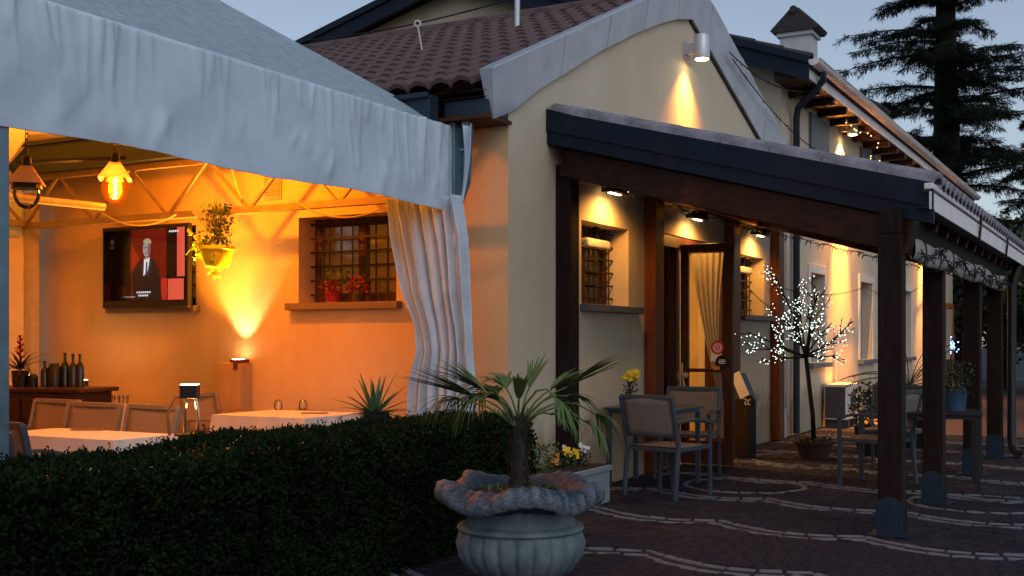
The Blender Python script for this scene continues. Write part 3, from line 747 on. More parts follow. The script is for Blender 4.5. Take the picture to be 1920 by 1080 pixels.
# soffit boards and rafters
nb = 26
for k in range(nb):
    X0, X1 = .02 + 3.12 * k / nb, .02 + 3.12 * (k + 1) / nb - .012
    MB().hexa([(X0, ys(X0) + .06, zr(X0) - .095), (X1, ys(X1) + .06, zr(X1) - .095), (X1, PE - .03, zr(X1) - .095), (X0, PE - .03, zr(X0) - .095), (X0, ys(X0) + .06, zr(X0) - .072), (X1, ys(X1) + .06, zr(X1) - .072), (X1, PE - .03, zr(X1) - .072), (X0, PE - .03, zr(X0) - .072)]).build('soffit_board', 'wood_board', port)
for k in range(11):
    Y = 1.25 + k * .56
    MB().bar((.02, Y, zr(.02) - .165), (3.12, Y, zr(3.12) - .165), .09, .135).build('rafter', 'wood_board', port)
# barge board in two folded steps, along the skew end
def barge(d0, d1, off, nm, mm, X0=.003, X1=3.26):
    q = MB(); f = lambda X, dz, o_: (X, ys(X) + o_, zr(X) + dz)
    q.hexa([f(X0, d0, off), f(X1, d0, off), f(X1, d0, off + .03), f(X0, d0, off + .03), f(X0, d1, off), f(X1, d1, off), f(X1, d1, off + .03), f(X0, d1, off + .03)])
    return q.build(nm, mm, port)
barge(-.125, .045, -.018, 'barge_flashing', 'barge_blue'); barge(-.235, -.128, 0, 'barge_board', 'barge_blue')
# verge tiles
pv_v, pv_f = tile_verts(.19, .44, .085, .74)
pvm = MB().add(pv_v, pv_f).mesh('verge_tile'); pvm.materials.append(MATS['tile_grey'])
a_ = math.atan(.279); sk = math.atan2(-.56, 3.24)
for k in range(8):
    X = 3.27 - k * .405
    share('verge_tile', pvm, Matrix.Translation((X, ys(X) + .09, zr(X) + .03)) @ Matrix.Rotation(math.pi / 2 + sk * .9, 4, 'Z') @ Matrix.Rotation(a_ + R(1.5), 4, 'X'), port)
rest = MB()
for r in range(8):
    for c_ in range(31):
        X = 3.27 - r * .405; Y = ys(X) + .30 + c_ * .205
        if Y > PE - .05: continue
        M = Matrix.Translation((X, Y, zr(X) + .01)) @ Matrix.Rotation(math.pi / 2, 4, 'Z') @ Matrix.Rotation(a_ + R(1.5), 4, 'X')
        rest.add([M @ Vector(v) for v in pv_v], pv_f)
tag(rest.build('roof_tiles', 'tile_grey', port), kind='stuff')
# wall flashing triangle at the top
MB().prism([(.006, .66, zr(0) - .02), (.006, .66, zr(0) + .06), (.30, .66 - .04, zr(.3) + .045)], (0, .03, 0)).build('flashing', 'barge_blue', port)
# gutter in two lengths with a dark seam and brackets
for (y0, y1) in ((.09, 2.55), (2.565, PE + .05)):
    MB().box(3.235, 3.25, y0, y1, 2.255, 2.375).build('gutter', 'gutter_grey', port)
    MB().box(3.20, 3.262, y0, y1, 2.391, 2.435).build('gutter_lip', 'gutter_grey', port, bevel=.008)
    MB().box(3.14, 3.234, y0 + .004, y1, 2.262, 2.275).build('gutter_bed', 'barge_blue', port)
MB().box(3.19, 3.24, .092, PE, 2.376, 2.390).build('gutter_seam', 'black_metal', port)
for y in (2.557, 4.7, 6.9): MB().tube([(3.256, y, 2.23), (3.27, y, 2.36), (3.272, y, 2.45)], .012, 6).build('gutter_bracket', 'black_metal', port)
# eave beam on the posts, beam along the skew end, wall beam
MB().bar((2.97, .12, 2.19), (2.97, PE - .1, 2.19), .16, .18).build('eave_beam', 'wood_post', port, bevel=.01)
MB().bar((.10, ys(.10) + .20, zr(.1) - .36), (3.10, ys(3.1) + .10, zr(3.1) - .36), .14, .24).build('end_beam', 'wood_beam', port, bevel=.01)
MB().bar((.075, ys(0) + .3, 2.93), (.075, PE - .05, 2.93), .12, .16).build('wall_beam', 'wood_board', port, bevel=.008)
MB().bar((.10, PE - .12, zr(.1) - .30), (3.0, PE - .12, zr(3.0) - .30), .14, .2).build('end_beam', 'wood_beam', port, bevel=.01)
for (Y, hh) in ((.19, .27), (2.0, .27), (4.4, .27), (6.37, .27)):
    p = MB().box(2.888, 3.052, Y - .082, Y + .082, .012, 2.10).build('post', 'wood_post', port, bevel=.012)
    bk = MB()
    arch = [(2.882, .0), (3.058, .0), (3.058, hh - .07)] + [(2.97 + .088 * math.cos(R(a)), hh - .07 + .07 * math.sin(R(a))) for a in (20, 45, 70, 90, 110, 135, 160)] + [(2.882, hh - .07)]
    for y0 in (Y - .092, Y + .084): bk.prism([(x, y0, z + .006) for x, z in arch], (0, .008, 0))
    bk.box(2.83, 3.11, Y - .135, Y + .135, .003, .011)
    b_o = bk.build('base_bracket', 'bracket_blue', p)
    for z in (.10, .20): MB().tube([(2.97, Y - .102, z), (2.97, Y - .091, z)], .008, 6).build('bolt', 'bracket_blue', b_o)
wp = MB().box(.003, .15, .84, 1.02, 0, 2.9).build('post', 'wood_post', port, bevel=.01)
m = MB(); m.tube([(3.2, 6.62, 2.27), (3.16, 6.60, 2.12), (3.13, 6.58, 2.0), (3.13, 6.58, .22), (3.15, 6.52, .09), (3.22, 6.36, .05)], .05, 10)
m.build('downpipe', 'black_metal', port, smooth=40)
# rolled pale sheet tied up under the eave beam between the posts
def roll(u, v_):
    Y = .32 + 6.0 * u; a = 2 * math.pi * v_
    rr = .078 + .012 * fbm((Y * 3, math.cos(a), 0), 1.2)
    return (3.085 + rr * .32 * math.cos(a), Y, 2.03 - .03 * abs(math.sin(Y * 1.5)) + rr * 1.1 * math.sin(a))
ro = thing('rolled_blind', 'pale rolled-up weather blind tied below the portico eave beam', 'blind', (0, 0, 0))
MB().grid(roll, 90, 10).build('roll', 'blind_pale', ro, smooth=True)
for k in range(9):
    Y = .7 + k * .68
    MB().tube([(3.085 + .036 * math.cos(a), Y, 2.03 - .03 * abs(math.sin(Y * 1.5)) + .098 * math.sin(a)) for a in [2 * math.pi * j / 12 for j in range(12)]], .006, 5, closed=True).build('strap', 'wire', ro)
def garland(name, label, pts, twig, n, wire_r=.006, bulbs=None, bulb_r=.012, matw='wire', cat='string lights'):
    o = thing(name, label, cat, pts[0])
    base = Vector(pts[0]); P = [Vector(p) - base for p in pts]
    MB().tube(P, wire_r, 5).build('wire', matw, o)
    if twig:
        q = MB()
        for k in range(n):
            t = random.random() * (len(P) - 1); i = int(t); p = P[i].lerp(P[min(i + 1, len(P) - 1)], t - i)
            d = Vector((random.uniform(-1, 1), random.uniform(-1, 1), random.uniform(-1.2, .7))).normalized() * twig * random.uniform(.5, 1)
            q.tube([p, p + d * .6, p + d + Vector((0, 0, -.01))], [.004, .004, .002], 4)
        tag(q.build('twigs', matw, o), kind='stuff')
    if bulbs:
        q = MB()
        for k in range(n):
            t = (k + .5) / n * (len(P) - 1); i = int(t); p = P[i].lerp(P[min(i + 1, len(P) - 1)], t - i)
            q.octa(p + Vector((random.uniform(-.02, .02), random.uniform(-.02, .02), -.02 + random.uniform(-.03, .01))), bulb_r)
        tag(q.build('bulbs', bulbs, o), kind='stuff')
    return o
def catenary(a, b, sag, n=14): return [Vector(a).lerp(Vector(b), k / n) + Vector((0, 0, -sag * 4 * (k / n) * (1 - k / n))) for k in range(n + 1)]
garland('garland', 'dark twiggy garland draped along the rolled blind', [Vector((3.14, .35 + 5.9 * k / 40, 2.03 - .05 * math.sin(k * .8) - .03)) for k in range(41)], .07, 260)

# entrance downlights under the portico
for k, (px, py, lab) in enumerate(((1158, 354, 'dark box downlight on the portico wall above the barred window by the wall post'), (1312, 404, 'dark box downlight on the portico wall above the entrance doorway'), (1430, 436, 'dark box downlight on the portico wall beside the downpipe corner'))):
    p = PX(px, py, .16)
    s_ = thing('wall_downlight', lab, 'lamp', p, 0, 'downlights along the portico wall')
    MB().box(-.05, .06, -.14, .12, -.045, .045).build('housing', 'black_metal', s_, bevel=.006)
    MB().box(.0, .055, .121, .127, -.022, .022).build('end_lens', 'lamp_warm', s_)
    MB().box(-.045, -.01, -.12, .11, -.049, -.046).build('lens', 'lamp_warm', s_)
    MB().box(-.158, -.05, -.02, .02, -.02, .02).build('arm', 'black_metal', s_)
    lamp('downlight', 'SPOT', (.10, 0, -.13), 27, (1, .42, .08), s_, aim=(-.25, .0, -1), size=.07, angle=165, blend=.6)
    lamp('uplight', 'SPOT', (0, -.16, .0), 3.0, WARM, s_, aim=(.1, -.5, .35), size=.03, angle=120, blend=.8)

# ================================================================== facade cylinder lamps
def wall_lamp(loc, lab, e, up=0, ang=50, far=2.2, e2=60):
    s_ = thing('wall_lamp', lab, 'lamp', loc, 0, 'cylinder lamps on the facade')
    MB().lathe([(.085, -.13), (.088, -.12), (.088, .13), (.080, .14), (.01, .142)], 24, (.20, 0, 0)).build('cylinder', 'zinc_edge', s_, smooth=40)
    MB().lathe([(.07, -.136), (.01, -.137)], 20, (.20, 0, 0)).build('lens', 'lamp_warm', s_)
    MB().box(.0, .12, -.045, .045, -.07, .05).build('bracket', 'zinc', s_, bevel=.006)
    MB().box(-.0, .02, -.06, .06, -.10, .07).build('back_plate', 'zinc', s_)
    lamp('downlight', 'SPOT', (.19, 0, -.16), e, WARM2, s_, aim=(.02, 0, -far), size=.035, angle=ang, blend=1.0)
    lamp('downlight_spill', 'SPOT', (.17, 0, -.16), e2, WARM2, s_, aim=(.02, 0, -1.5), size=.035, angle=105, blend=1.0)
    if up: lamp('uplight', 'SPOT', (.17, 0, .16), up, WARM, s_, aim=(.1, 0, 1.2), size=.04, angle=110, blend=.8)
    return s_
p = PX(1284, 93, .0); wall_lamp((.0, p.y, p.z), 'silver cylinder lamp high on the gable wall shining down', 60, 0, 70, 2.0, 110)
p = PX(1576, 240, .0); wall_lamp((.0, p.y, p.z), 'silver cylinder lamp beside a grey shutter under the house eave', 7500, 8, 40, 3.4, 1300)
wall_lamp((.0, 19.4, 4.6), 'silver cylinder lamp far along the house facade behind the portico posts', 4200, 8, 38, 3.4, 600)

# ================================================================== TENT
tent = thing('tent', 'white fabric pagoda tent with a deep wrinkled valance beside the restaurant wall', 'tent', (0, 0, 0))
TX0, TX1, TY0, TY1, TZ0, TZ1 = -.36, -5.5, -.19, -4.34, 2.405, 3.07
APX = Vector(((TX0 + TX1) / 2, (TY0 + TY1) / 2, 4.78))
rf0 = random.Random(3)
FOLDS = [(rf0.uniform(-5.0, -.2), rf0.uniform(.25, .85), rf0.uniform(-.10, .16), rf0.uniform(.006, .022), rf0.uniform(.014, .034)) for _ in range(70)]
LOWF = [(rf0.uniform(-5.0, -.2), rf0.uniform(.55, .95), rf0.uniform(-.5, .5), rf0.uniform(.004, .012), rf0.uniform(.03, .07), rf0.uniform(.10, .28)) for _ in range(60)]
def wr(Y, t):
    r_ = .016 * fbm((Y * .9, t * .9, 2))
    for (yc, ln, sl_, am, wd) in FOLDS:
        d = Y - yc - sl_ * t
        if abs(d) < .12: r_ += am * math.exp(-(d / wd) ** 2) * max(0, 1 - t / ln) ** .7
    for (yc, tc_, sl_, am, wd, hl) in LOWF:
        d = (Y - yc) - sl_ * (t - tc_)
        if abs(d) < .25: r_ += am * math.exp(-(d / wd) ** 2) * math.exp(-((t - tc_) / hl) ** 2)
    return r_
def val(u, t):
    Y = TY0 + (TY1 - .5 - TY0) * u
    z1, z0 = TZ1, TZ0 + .012 * math.sin(Y * 3) + .006 * noise.noise((Y * 5, 0, 0))
    return (TX0 + .02 + wr(Y, t) + .012 * t, Y, z1 + (z0 - z1) * t)
MB().grid(val, 420, 40).build('valance', 'pvc', tent, smooth=True, solid=.004)
for (ta, tb_) in ((.925, .998), (.555, .575)):
    MB().grid(lambda u, t, ta=ta, tb_=tb_: Vector(val(u, ta + (tb_ - ta) * t)) + Vector((.0045 if ta > .9 else .0026, 0, 0)), 420, 3).build('hem', 'pvc', tent, smooth=True)
def val_b(axis):
    def f(u, t):
        if axis == 0: X = TX0 + (TX1 - TX0) * u; return (X, TY1 - .52 - wr(X, t), TZ1 + (TZ0 - TZ1) * t)
        if axis == 1: Y = TY0 + (TY1 - TY0) * u; return (TX1 - wr(Y, t), Y, TZ1 + (TZ0 - TZ1) * t)
    return f
for a in (0, 1): MB().grid(val_b(a), 80, 10).build('valance', 'pvc', tent, smooth=True, solid=.004)
cor = [Vector((TX0, TY0, TZ1)), Vector((TX0, TY1 - .5, TZ1)), Vector((TX1, TY1 - .5, TZ1)), Vector((TX1, TY0, TZ1))]
apx = Vector((APX.x, (TY0 + TY1 - .5) / 2, APX.z))
rf_ = MB()
for i in range(4):
    a, b = cor[i], cor[(i + 1) % 4]; 
    def f(u, v_, a=a, b=b):
        p = a.lerp(b, u).lerp(apx, v_); s_ = .10 * v_ * (1 - v_) * 4 * (4 * u * (1 - u)) * .6
        return p - Vector((0, 0, s_)) + Vector((0, 0, .01 * fbm(p, 1.5) * min(1, 8 * v_) * (4 * u * (1 - u))))
    rf_.grid(f, 40, 30)
rf_.build('canopy', 'pvc_roof', tent, smooth=50)
ln_ = MB(); ln_.v = [(x, y, z - .03) for x, y, z in rf_.v]; ln_.f = list(rf_.f); ln_.build('bounce_liner', 'pvc_cream', tent, smooth=50)  # pale sheet added under the canopy to brighten the ceiling and bounce lamp light
MB().tube([cor[0], cor[1]], .018, 8).build('edge_hem', 'pvc', tent, smooth=True)
# corner post with bolts and gusset, far post
MB().box(-.43, -.31, -.33, -.215, 0, 3.12).build('post', 'steel_blue', tent, bevel=.006)
MB().prism([(-.355, -.212, 2.36), (-.235, -.212, 2.62), (-.205, -.212, 3.10), (-.40, -.212, 3.10)], (0, .012, 0)).build('gusset', 'steel_blue', tent)
for (x, z) in ((-.22, 3.06), (-.25, 2.98), (-.30, 2.90)): MB().tube([(x, -.235, z), (x, -.212, z)], .012, 6).build('bolt', 'zinc_edge', tent)
MB().box(-.26, -.20, -.30, -.22, 3.08, 3.16).build('post_cap', 'zinc_edge', tent)
MB().box(-.44, -.34, TY1 - .16, TY1 - .06, 0, 3.1).build('post', 'steel_blue', tent, bevel=.006)
MB().box(TX1 + .02, TX1 + .12, TY0 - .12, TY0 - .02, 0, 3.1).build('post', 'steel_tube', tent)
MB().box(TX1 + .02, TX1 + .12, TY1 - .5, TY1 - .4, 0, 3.1).build('post', 'steel_tube', tent)
# lattice trusses along the back and far sides
def truss(a, b, n, nm):
    a, b = Vector(a), Vector(b)
    t = MB().bar(a, b, .06, .06).build('truss_chord', 'truss_brown', tent)
    up = Vector((0, 0, .48))
    MB().bar(a + up, b + up, .06, .06).build('truss_chord', 'truss_brown', tent)
    for k in range(n):
        p, q = a.lerp(b, k / n), a.lerp(b, (k + 1) / n); mid = p.lerp(q, .5) + up
        MB().bar(p, mid, .025, .025).build('truss_strut', 'truss_brown', tent); MB().bar(mid, q, .025, .025).build('truss_strut', 'truss_brown', tent)
truss((-.45, -.36, 2.52), (TX1 + .1, -.36, 2.52), 5, 'b')
truss((TX1 + .12, -.4, 2.54), (TX1 + .12, TY1 - .4, 2.54), 4, 'l')
MB().bar((APX.x, -.36, 3.02), (apx.x, apx.y, apx.z - .06), .06, .06).build('rafter_tube', 'steel_tube', tent)
pA, pB = PD(-20, 366, 8.6), PD(196, 388, 9.3)
MB().tube([pA, pB], .03, 8).build('brace_tube', 'steel_tube', tent)
MB().bar(PY(368, 388, -.45), PY(402, 428, -.45), .03, .12).build('bracket_plate', 'steel_tube', tent)
# cables drooping along the truss
for k, (a, b, sg) in enumerate((((185, 395), (330, 402), .12), ((545, 373), (738, 380), .14), ((190, 330), (235, 300), .05), ((430, 300), (452, 372), .02))):
    MB().tube(catenary(PY(a[0], a[1], -.42), PY(b[0], b[1], -.42), sg), .007, 5).build('cable', 'wire_tan', tent)

# gathered side curtain at the corner post
el = [(.0, 737), (.2, 745), (.48, 763), (.66, 783), (.8, 790), (1.0, 776), (1.6, 770)]
er = [(.0, 868), (.2, 880), (.48, 885), (.66, 887), (.8, 888), (1.0, 896), (1.6, 900)]
def pl(tab, v_):
    for p, q in zip(tab, tab[1:]):
        if v_ <= q[0]: return p[1] + (q[1] - p[1]) * (v_ - p[0]) / (q[0] - p[0])
    return tab[-1][1]
def curt(u, v_):
    vv = v_ * 1.62; z = 2.50 - vv * 1.53; YC = -.42
    xl, xr = PY(pl(el, vv), 600, YC).x, PY(pl(er, vv), 600, YC).x
    w1 = u + .05 * noise.noise((u * 3.1, 0, 7)) + .012 * noise.noise((u * 2, vv * .7, 5))
    ph = w1 * 6.4; tri = abs(ph % 1 * 2 - 1); tri = tri ** 1.3
    ph2 = w1 * 13.7 + .12 * vv; tri2 = abs(ph2 % 1 * 2 - 1)
    pin = 1.0 - .22 * math.exp(-((vv - .72) / .16) ** 2)
    am = .13 * (.55 + .9 * noise.noise((w1 * 4, vv * .8, 0)) ** 2 + .25 * noise.noise((w1 * 6, vv * 2.0, 3)))
    crump = .014 * noise.noise((u * 7, vv * 4, 1)) + .008 * (1 - abs(noise.noise((u * 9, vv * 9, 2)))) ** 4
    x = xl + (xr - xl) * u + .010 * noise.noise((u * 6, vv * 2.2, 9))
    return (x, YC - am * tri * pin - .025 * tri2 * pin + crump, max(.02, z))
cu = tag(MB().grid(curt, 220, 110).build('side_curtain', 'pvc_curtain', None, smooth=32, solid=.003), 'pale plastic side curtain gathered in folds at the tent corner post', 'curtain')
def flap(u, v_):
    z = 3.06 - v_ * 1.35; c0 = -.14 - .10 * v_ - .06 * max(0, v_ - .2); wd = .10 * (1 - .3 * v_)
    return (c0 + wd * (u - .5) + .02 * math.sin(v_ * 7), -.40 + .05 * math.sin(u * 4 + v_ * 3) , z)
tag(MB().grid(flap, 8, 40).build('tent_flap', 'pvc', None, smooth=True, solid=.004), 'narrow loose white flap hanging outside the tent corner post', 'flap')

def sky_block_wall(ax):
    def f(u, v_):
        if ax == 0: return (TX1 - .02 + .03 * math.sin(u * 70), TY0 + (TY1 - .5 - TY0) * u, .02 + 2.5 * v_)
        return (TX0 - .15 + (TX1 - TX0 + .15) * u, TY1 - .5 + .03 * math.sin(u * 80), .02 + 2.5 * v_)
    return f
for ax in (0, 1): MB().grid(sky_block_wall(ax), 160, 6).build('side_wall', 'pvc_cream', tent, smooth=True)  # tent walls added to keep sky light out of the interior
# pendant lamps in the tent: glass shade, big globe bulb, chain
def pendant(px, py, D, lit, lab):
    top = PD(px, py, D); s_ = thing('pendant_lamp', lab, 'lamp', top)
    k = D / F
    n = int(.42 / .035)
    chq = MB()
    for i in range(n):
        z = .07 + i * .035; a = (i % 2) * math.pi / 2
        chq.tube([(.010 * math.cos(t) * math.cos(a), .010 * math.cos(t) * math.sin(a), z + .022 * math.sin(t)) for t in [2 * math.pi * j / 8 for j in range(8)]], .0032, 4, closed=True)
    chq.build('chain', 'black_metal', s_)
    MB().lathe([(.02, .06), (.025, .05), (.028, .0), (.035, -.02)], 12).build('socket', 'black_metal', s_, smooth=40)
    MB().lathe([(.045, .0), (.135, -.10), (.137, -.105), (.130, -.104), (.042, -.006)], 4).build('shade', 'shade_opal', s_)
    R0 = 25 * k
    b_ = MB().sphere((0, 0, -.055 - R0 * 1.25), R0, 24, 16, (1, 1, 1.25)).build('bulb', 'bulb_amber' if lit else 'bulb_clear', s_, smooth=True)
    zc = -.055 - R0 * 1.25
    if lit:
        fl = MB().tube([(.014 * math.cos(t * 2.2), .014 * math.sin(t * 2.2), zc + .065 - .13 * t / 16) for t in range(17)], .0028, 5)
        fl.build('filament', 'filament', b_)
        lamp('bulb_light', 'POINT', (0, 0, zc - .0), 22, (1, .42, .06), s_, size=.05)
    else:
        MB().lathe([(.062, zc + .10), (.075, zc + .07), (.088, zc + .02), (.01, zc + .03)], 16).build('bulb_cap', 'black_metal', s_)
    return s_
pendant(216, 305, 7.15, True, 'lit pendant lamp with amber globe bulb under a square glass shade')
pl3 = pendant(216, 305, 7.15, True, 'lit pendant lamp with amber globe bulb hanging behind the tent valance near the wall'); pl3.location = (-2.25, -.95, 3.17)
for ch in pl3.children:
    if ch.type == 'LIGHT': ch.data.energy = 120; ch.data.color = (1, .31, .006)
pendant(50, 312, 6.75, False, 'unlit pendant lamp with dark-capped clear globe bulb under a square glass shade')
bq = MB().tube([PD(28, 306, 7.0), PD(236, 296, 7.4)], .014, 6)
lb = tag(bq.build('lamp_bar', 'black_metal', None), 'thin dark bar above the two pendant lamps in the tent', 'bar')

# television in front of the first window
tvp = PY(270, 500, -.16)
tvt = thing('television', 'black wall television showing a man in a dark suit on a red set', 'television', (tvp.x, -.16, tvp.z))
a, b = PY(189, 434, -.16), PY(350, 568, -.16)
hw, hh = (b.x - a.x) / 2, .40
MB().box(-hw, hw, .0, .06, -hh, hh).build('casing', 'black_plastic', tvt, bevel=.012)
MB().box(-.2, .2, .06, .15, -.15, .15).build('wall_mount', 'black_metal', tvt)
emit('scr_dark', (.012, .004, .004), .4); emit('scr_red', (1, .05, .02), .32); emit('scr_dred', (.35, .01, .008), .30); emit('scr_skin', (.85, .62, .6), .35)
emit('scr_white', (1, 1, 1), .6); emit('scr_suit', (.02, .018, .022), .25); emit('scr_blue', (.06, .10, .42), .4); emit('scr_hair', (.8, .62, .42), .4); emit('scr_pink', (1, .13, .07), .5)
scr = MB().box(-hw + .04, hw - .04, -.004, -.0005, -hh + .075, hh - .04).build('screen', 'scr_dark', tvt)
def SQ(nm, mm, poly, lay):
    y = -.0045 - .0012 * lay
    MB().prism([(x, y, z) for x, z in poly], (0, .0009, 0)).build(nm, mm, scr)
SW, SH0, SH1 = hw - .04, -hh + .075, hh - .04
fx = lambda u: -SW + 2 * SW * u; fz = lambda v_: SH1 + (SH0 - SH1) * v_
def PR(nm, mm, u0, u1, v0, v1, lay): SQ(nm, mm, [(fx(u0), fz(v1)), (fx(u1), fz(v1)), (fx(u1), fz(v0)), (fx(u0), fz(v0))], lay)
PR('set_panel', 'scr_dred', .34, .78, .0, 1, 1); PR('set_panel', 'scr_pink', .91, 1, 0, .68, 1); PR('set_panel', 'scr_pink', .80, .99, .71, 1, 1); PR('set_panel', 'scr_red', .72, .79, .70, 1, 2)
SQ('set_panel', 'scr_red', [(fx(.34), fz(.60)), (fx(.45), fz(.42)), (fx(.34), fz(.16))], 2)
PR('set_panel', 'scr_red', .0, .07, .74, .99, 1); PR('set_panel', 'scr_red', .18, .26, .80, .92, 1)
SQ('suit', 'scr_suit', [(fx(.38), fz(1)), (fx(.36), fz(.62)), (fx(.47), fz(.42)), (fx(.60), fz(.40)), (fx(.69), fz(.55)), (fx(.73), fz(1))], 3)
SQ('shirt', 'scr_white', [(fx(.50), fz(.66)), (fx(.51), fz(.42)), (fx(.58), fz(.40)), (fx(.56), fz(.58))], 4)
SQ('tie', 'scr_blue', [(fx(.525), fz(.66)), (fx(.535), fz(.46)), (fx(.555), fz(.46)), (fx(.55), fz(.60))], 5)
SQ('face', 'scr_skin', [(fx(.54) + .047 * math.cos(t), fz(.28) + .075 * math.sin(t)) for t in [2 * math.pi * k / 18 for k in range(18)]], 5)
SQ('hair', 'scr_hair', [(fx(.55) + .055 * math.cos(t), fz(.19) + .04 * math.sin(t)) for t in [math.pi * (k / 10) - .3 for k in range(12)]], 6)
emit('scr_shade', (.42, .24, .22), .3); emit('scr_lapel', (.05, .045, .05), .3)
SQ('neck', 'scr_shade', [(fx(.515), fz(.44)), (fx(.52), fz(.34)), (fx(.57), fz(.34)), (fx(.575), fz(.43))], 4)
SQ('face_shadow', 'scr_shade', [(fx(.575) + .022 * math.cos(t), fz(.29) + .062 * math.sin(t)) for t in [2 * math.pi * k / 14 for k in range(14)]], 6)
SQ('eye_line', 'scr_shade', [(fx(.505), fz(.265)), (fx(.57), fz(.265)), (fx(.57), fz(.25)), (fx(.505), fz(.25))], 7)
SQ('mouth', 'scr_shade', [(fx(.52), fz(.345)), (fx(.555), fz(.345)), (fx(.555), fz(.335)), (fx(.52), fz(.335))], 7)
SQ('lapel', 'scr_lapel', [(fx(.49), fz(.70)), (fx(.47), fz(.46)), (fx(.51), fz(.42)), (fx(.505), fz(.60))], 5)
SQ('lapel', 'scr_lapel', [(fx(.555), fz(.70)), (fx(.56), fz(.56)), (fx(.59), fz(.40)), (fx(.62), fz(.46))], 5)
SQ('channel_mark', 'scr_pink', [(fx(.10) + .034 * math.cos(t), fz(.16) + .034 * math.sin(t)) for t in [2 * math.pi * k / 18 for k in range(18)]], 2)
SQ('channel_mark', 'scr_white', [(fx(.105) + .02 * math.cos(t), fz(.155) + .022 * math.sin(t)) for t in [2 * math.pi * k / 14 for k in range(14)]], 3)
PR('channel_mark', 'scr_white', .07, .13, .225, .25, 2)
for k in range(7): PR('caption', 'scr_white', .42 + k * .026, .437 + k * .026, .875, .90, 7)
for k in range(5): PR('caption', 'scr_white', .44 + k * .026, .457 + k * .026, .92, .945, 7)
for k in range(5): PR('caption', 'scr_white', .82 + k * .024, .836 + k * .024, .04, .065, 7)
PR('caption', 'scr_white', .20, .40, .945, .952, 7)

MB().box(-hw + .04, hw - .04, -.019, -.017, -hh + .075, hh - .04).build('screen_glass', 'tv_glass', tvt)
# wall uplighter with the bright beam, and the little wooden post below it
up = PY(443, 672, -.13)
ul = thing('wall_uplighter', 'brass-brown box uplighter on the orange-lit wall below the bright beam', 'lamp', (up.x, 0, up.z))
MB().box(-.045, .045, -.17, -.003, -.10, -.01).build('housing', 'wood_red', ul, bevel=.004)
MB().box(-.03, .03, -.15, -.06, -.0095, -.006).build('lens', 'lamp_warm', ul)
lamp('uplight', 'SPOT', (0, -.15, .0), 58, (1, .60, .28), ul, aim=(0, -.05, 1.2), size=.03, angle=72, blend=.5)
lamp('uplight_spill', 'SPOT', (0, -.15, .01), 850, (1, .32, .015), ul, aim=(-.35, -1.0, 1.3), size=.03, angle=110, blend=1.0)
pb = PY(420, 720, -.18)
pbx = thing('wall_cabinet', 'narrow tan box standing against the orange-lit wall under the uplighter', 'box', (pb.x, -.02, 0))
MB().box(-.115, .10, -.16, .015, 0, 1.16).build('body', 'box_tan', pbx, bevel=.008)
MB().box(-.10, .085, -.168, -.161, .1, 1.1).build('door', 'box_tan', pbx)
MB().box(.10, .18, -.14, .01, .7, 1.155).build('side_duct', 'box_tan', pbx)
gv = PY(510, 347, -.02)
vg = thing('air_vent', 'slatted pale air vent high on the orange-lit wall', 'vent', (gv.x, -.003, gv.z))
MB().box(-.10, .10, -.012, 0, -.13, .13).build('frame', 'plaster', vg)
for k in range(10): MB().box(-.085, .085, -.022, -.012, -.11 + k * .024, -.10 + k * .024).build('slat', 'plaster', vg)

# ================================================================== foliage helpers
def leaf_quad(mb, p, d, nrm, l, wd):
    d = Vector(d).normalized(); sd_ = d.cross(Vector(nrm))
    if sd_.length < .01: sd_ = d.cross(Vector((.3, .5, .8)))
    sd_.normalize(); p = Vector(p)
    mb.add([p, p + d * l * .5 + sd_ * wd, p + d * l, p + d * l * .5 - sd_ * wd], [(0, 1, 2, 3)])
def rv(): return Vector((random.gauss(0, 1), random.gauss(0, 1), random.gauss(0, 1))).normalized()
def blade(mb, p, d, l, wd, droop=.3, n=5, fold=.35):
    """a long tapering leaf with a keel, arching over"""
    p = Vector(p); d = Vector(d).normalized(); sd_ = d.cross(Vector((0, 0, 1)))
    if sd_.length < .05: sd_ = d.cross(rv())
    sd_.normalize(); vs = []; q = p.copy(); dd = d.copy()
    for i in range(n + 1):
        t = i / n; wv = wd * (1 - t ** 1.6) * (.55 + .45 * min(1, t * 4)) + .0008
        up_ = sd_.cross(dd).normalized()
        vs += [q - sd_ * wv + up_ * wv * fold, q, q + sd_ * wv + up_ * wv * fold]
        q = q + dd * l / n; dd = (dd + Vector((0, 0, -droop / n * (1 + t)))).normalized()
    fs = []
    for i in range(n): b = i * 3; fs += [(b, b + 1, b + 4, b + 3), (b + 1, b + 2, b + 5, b + 4)]
    mb.add(vs, fs)

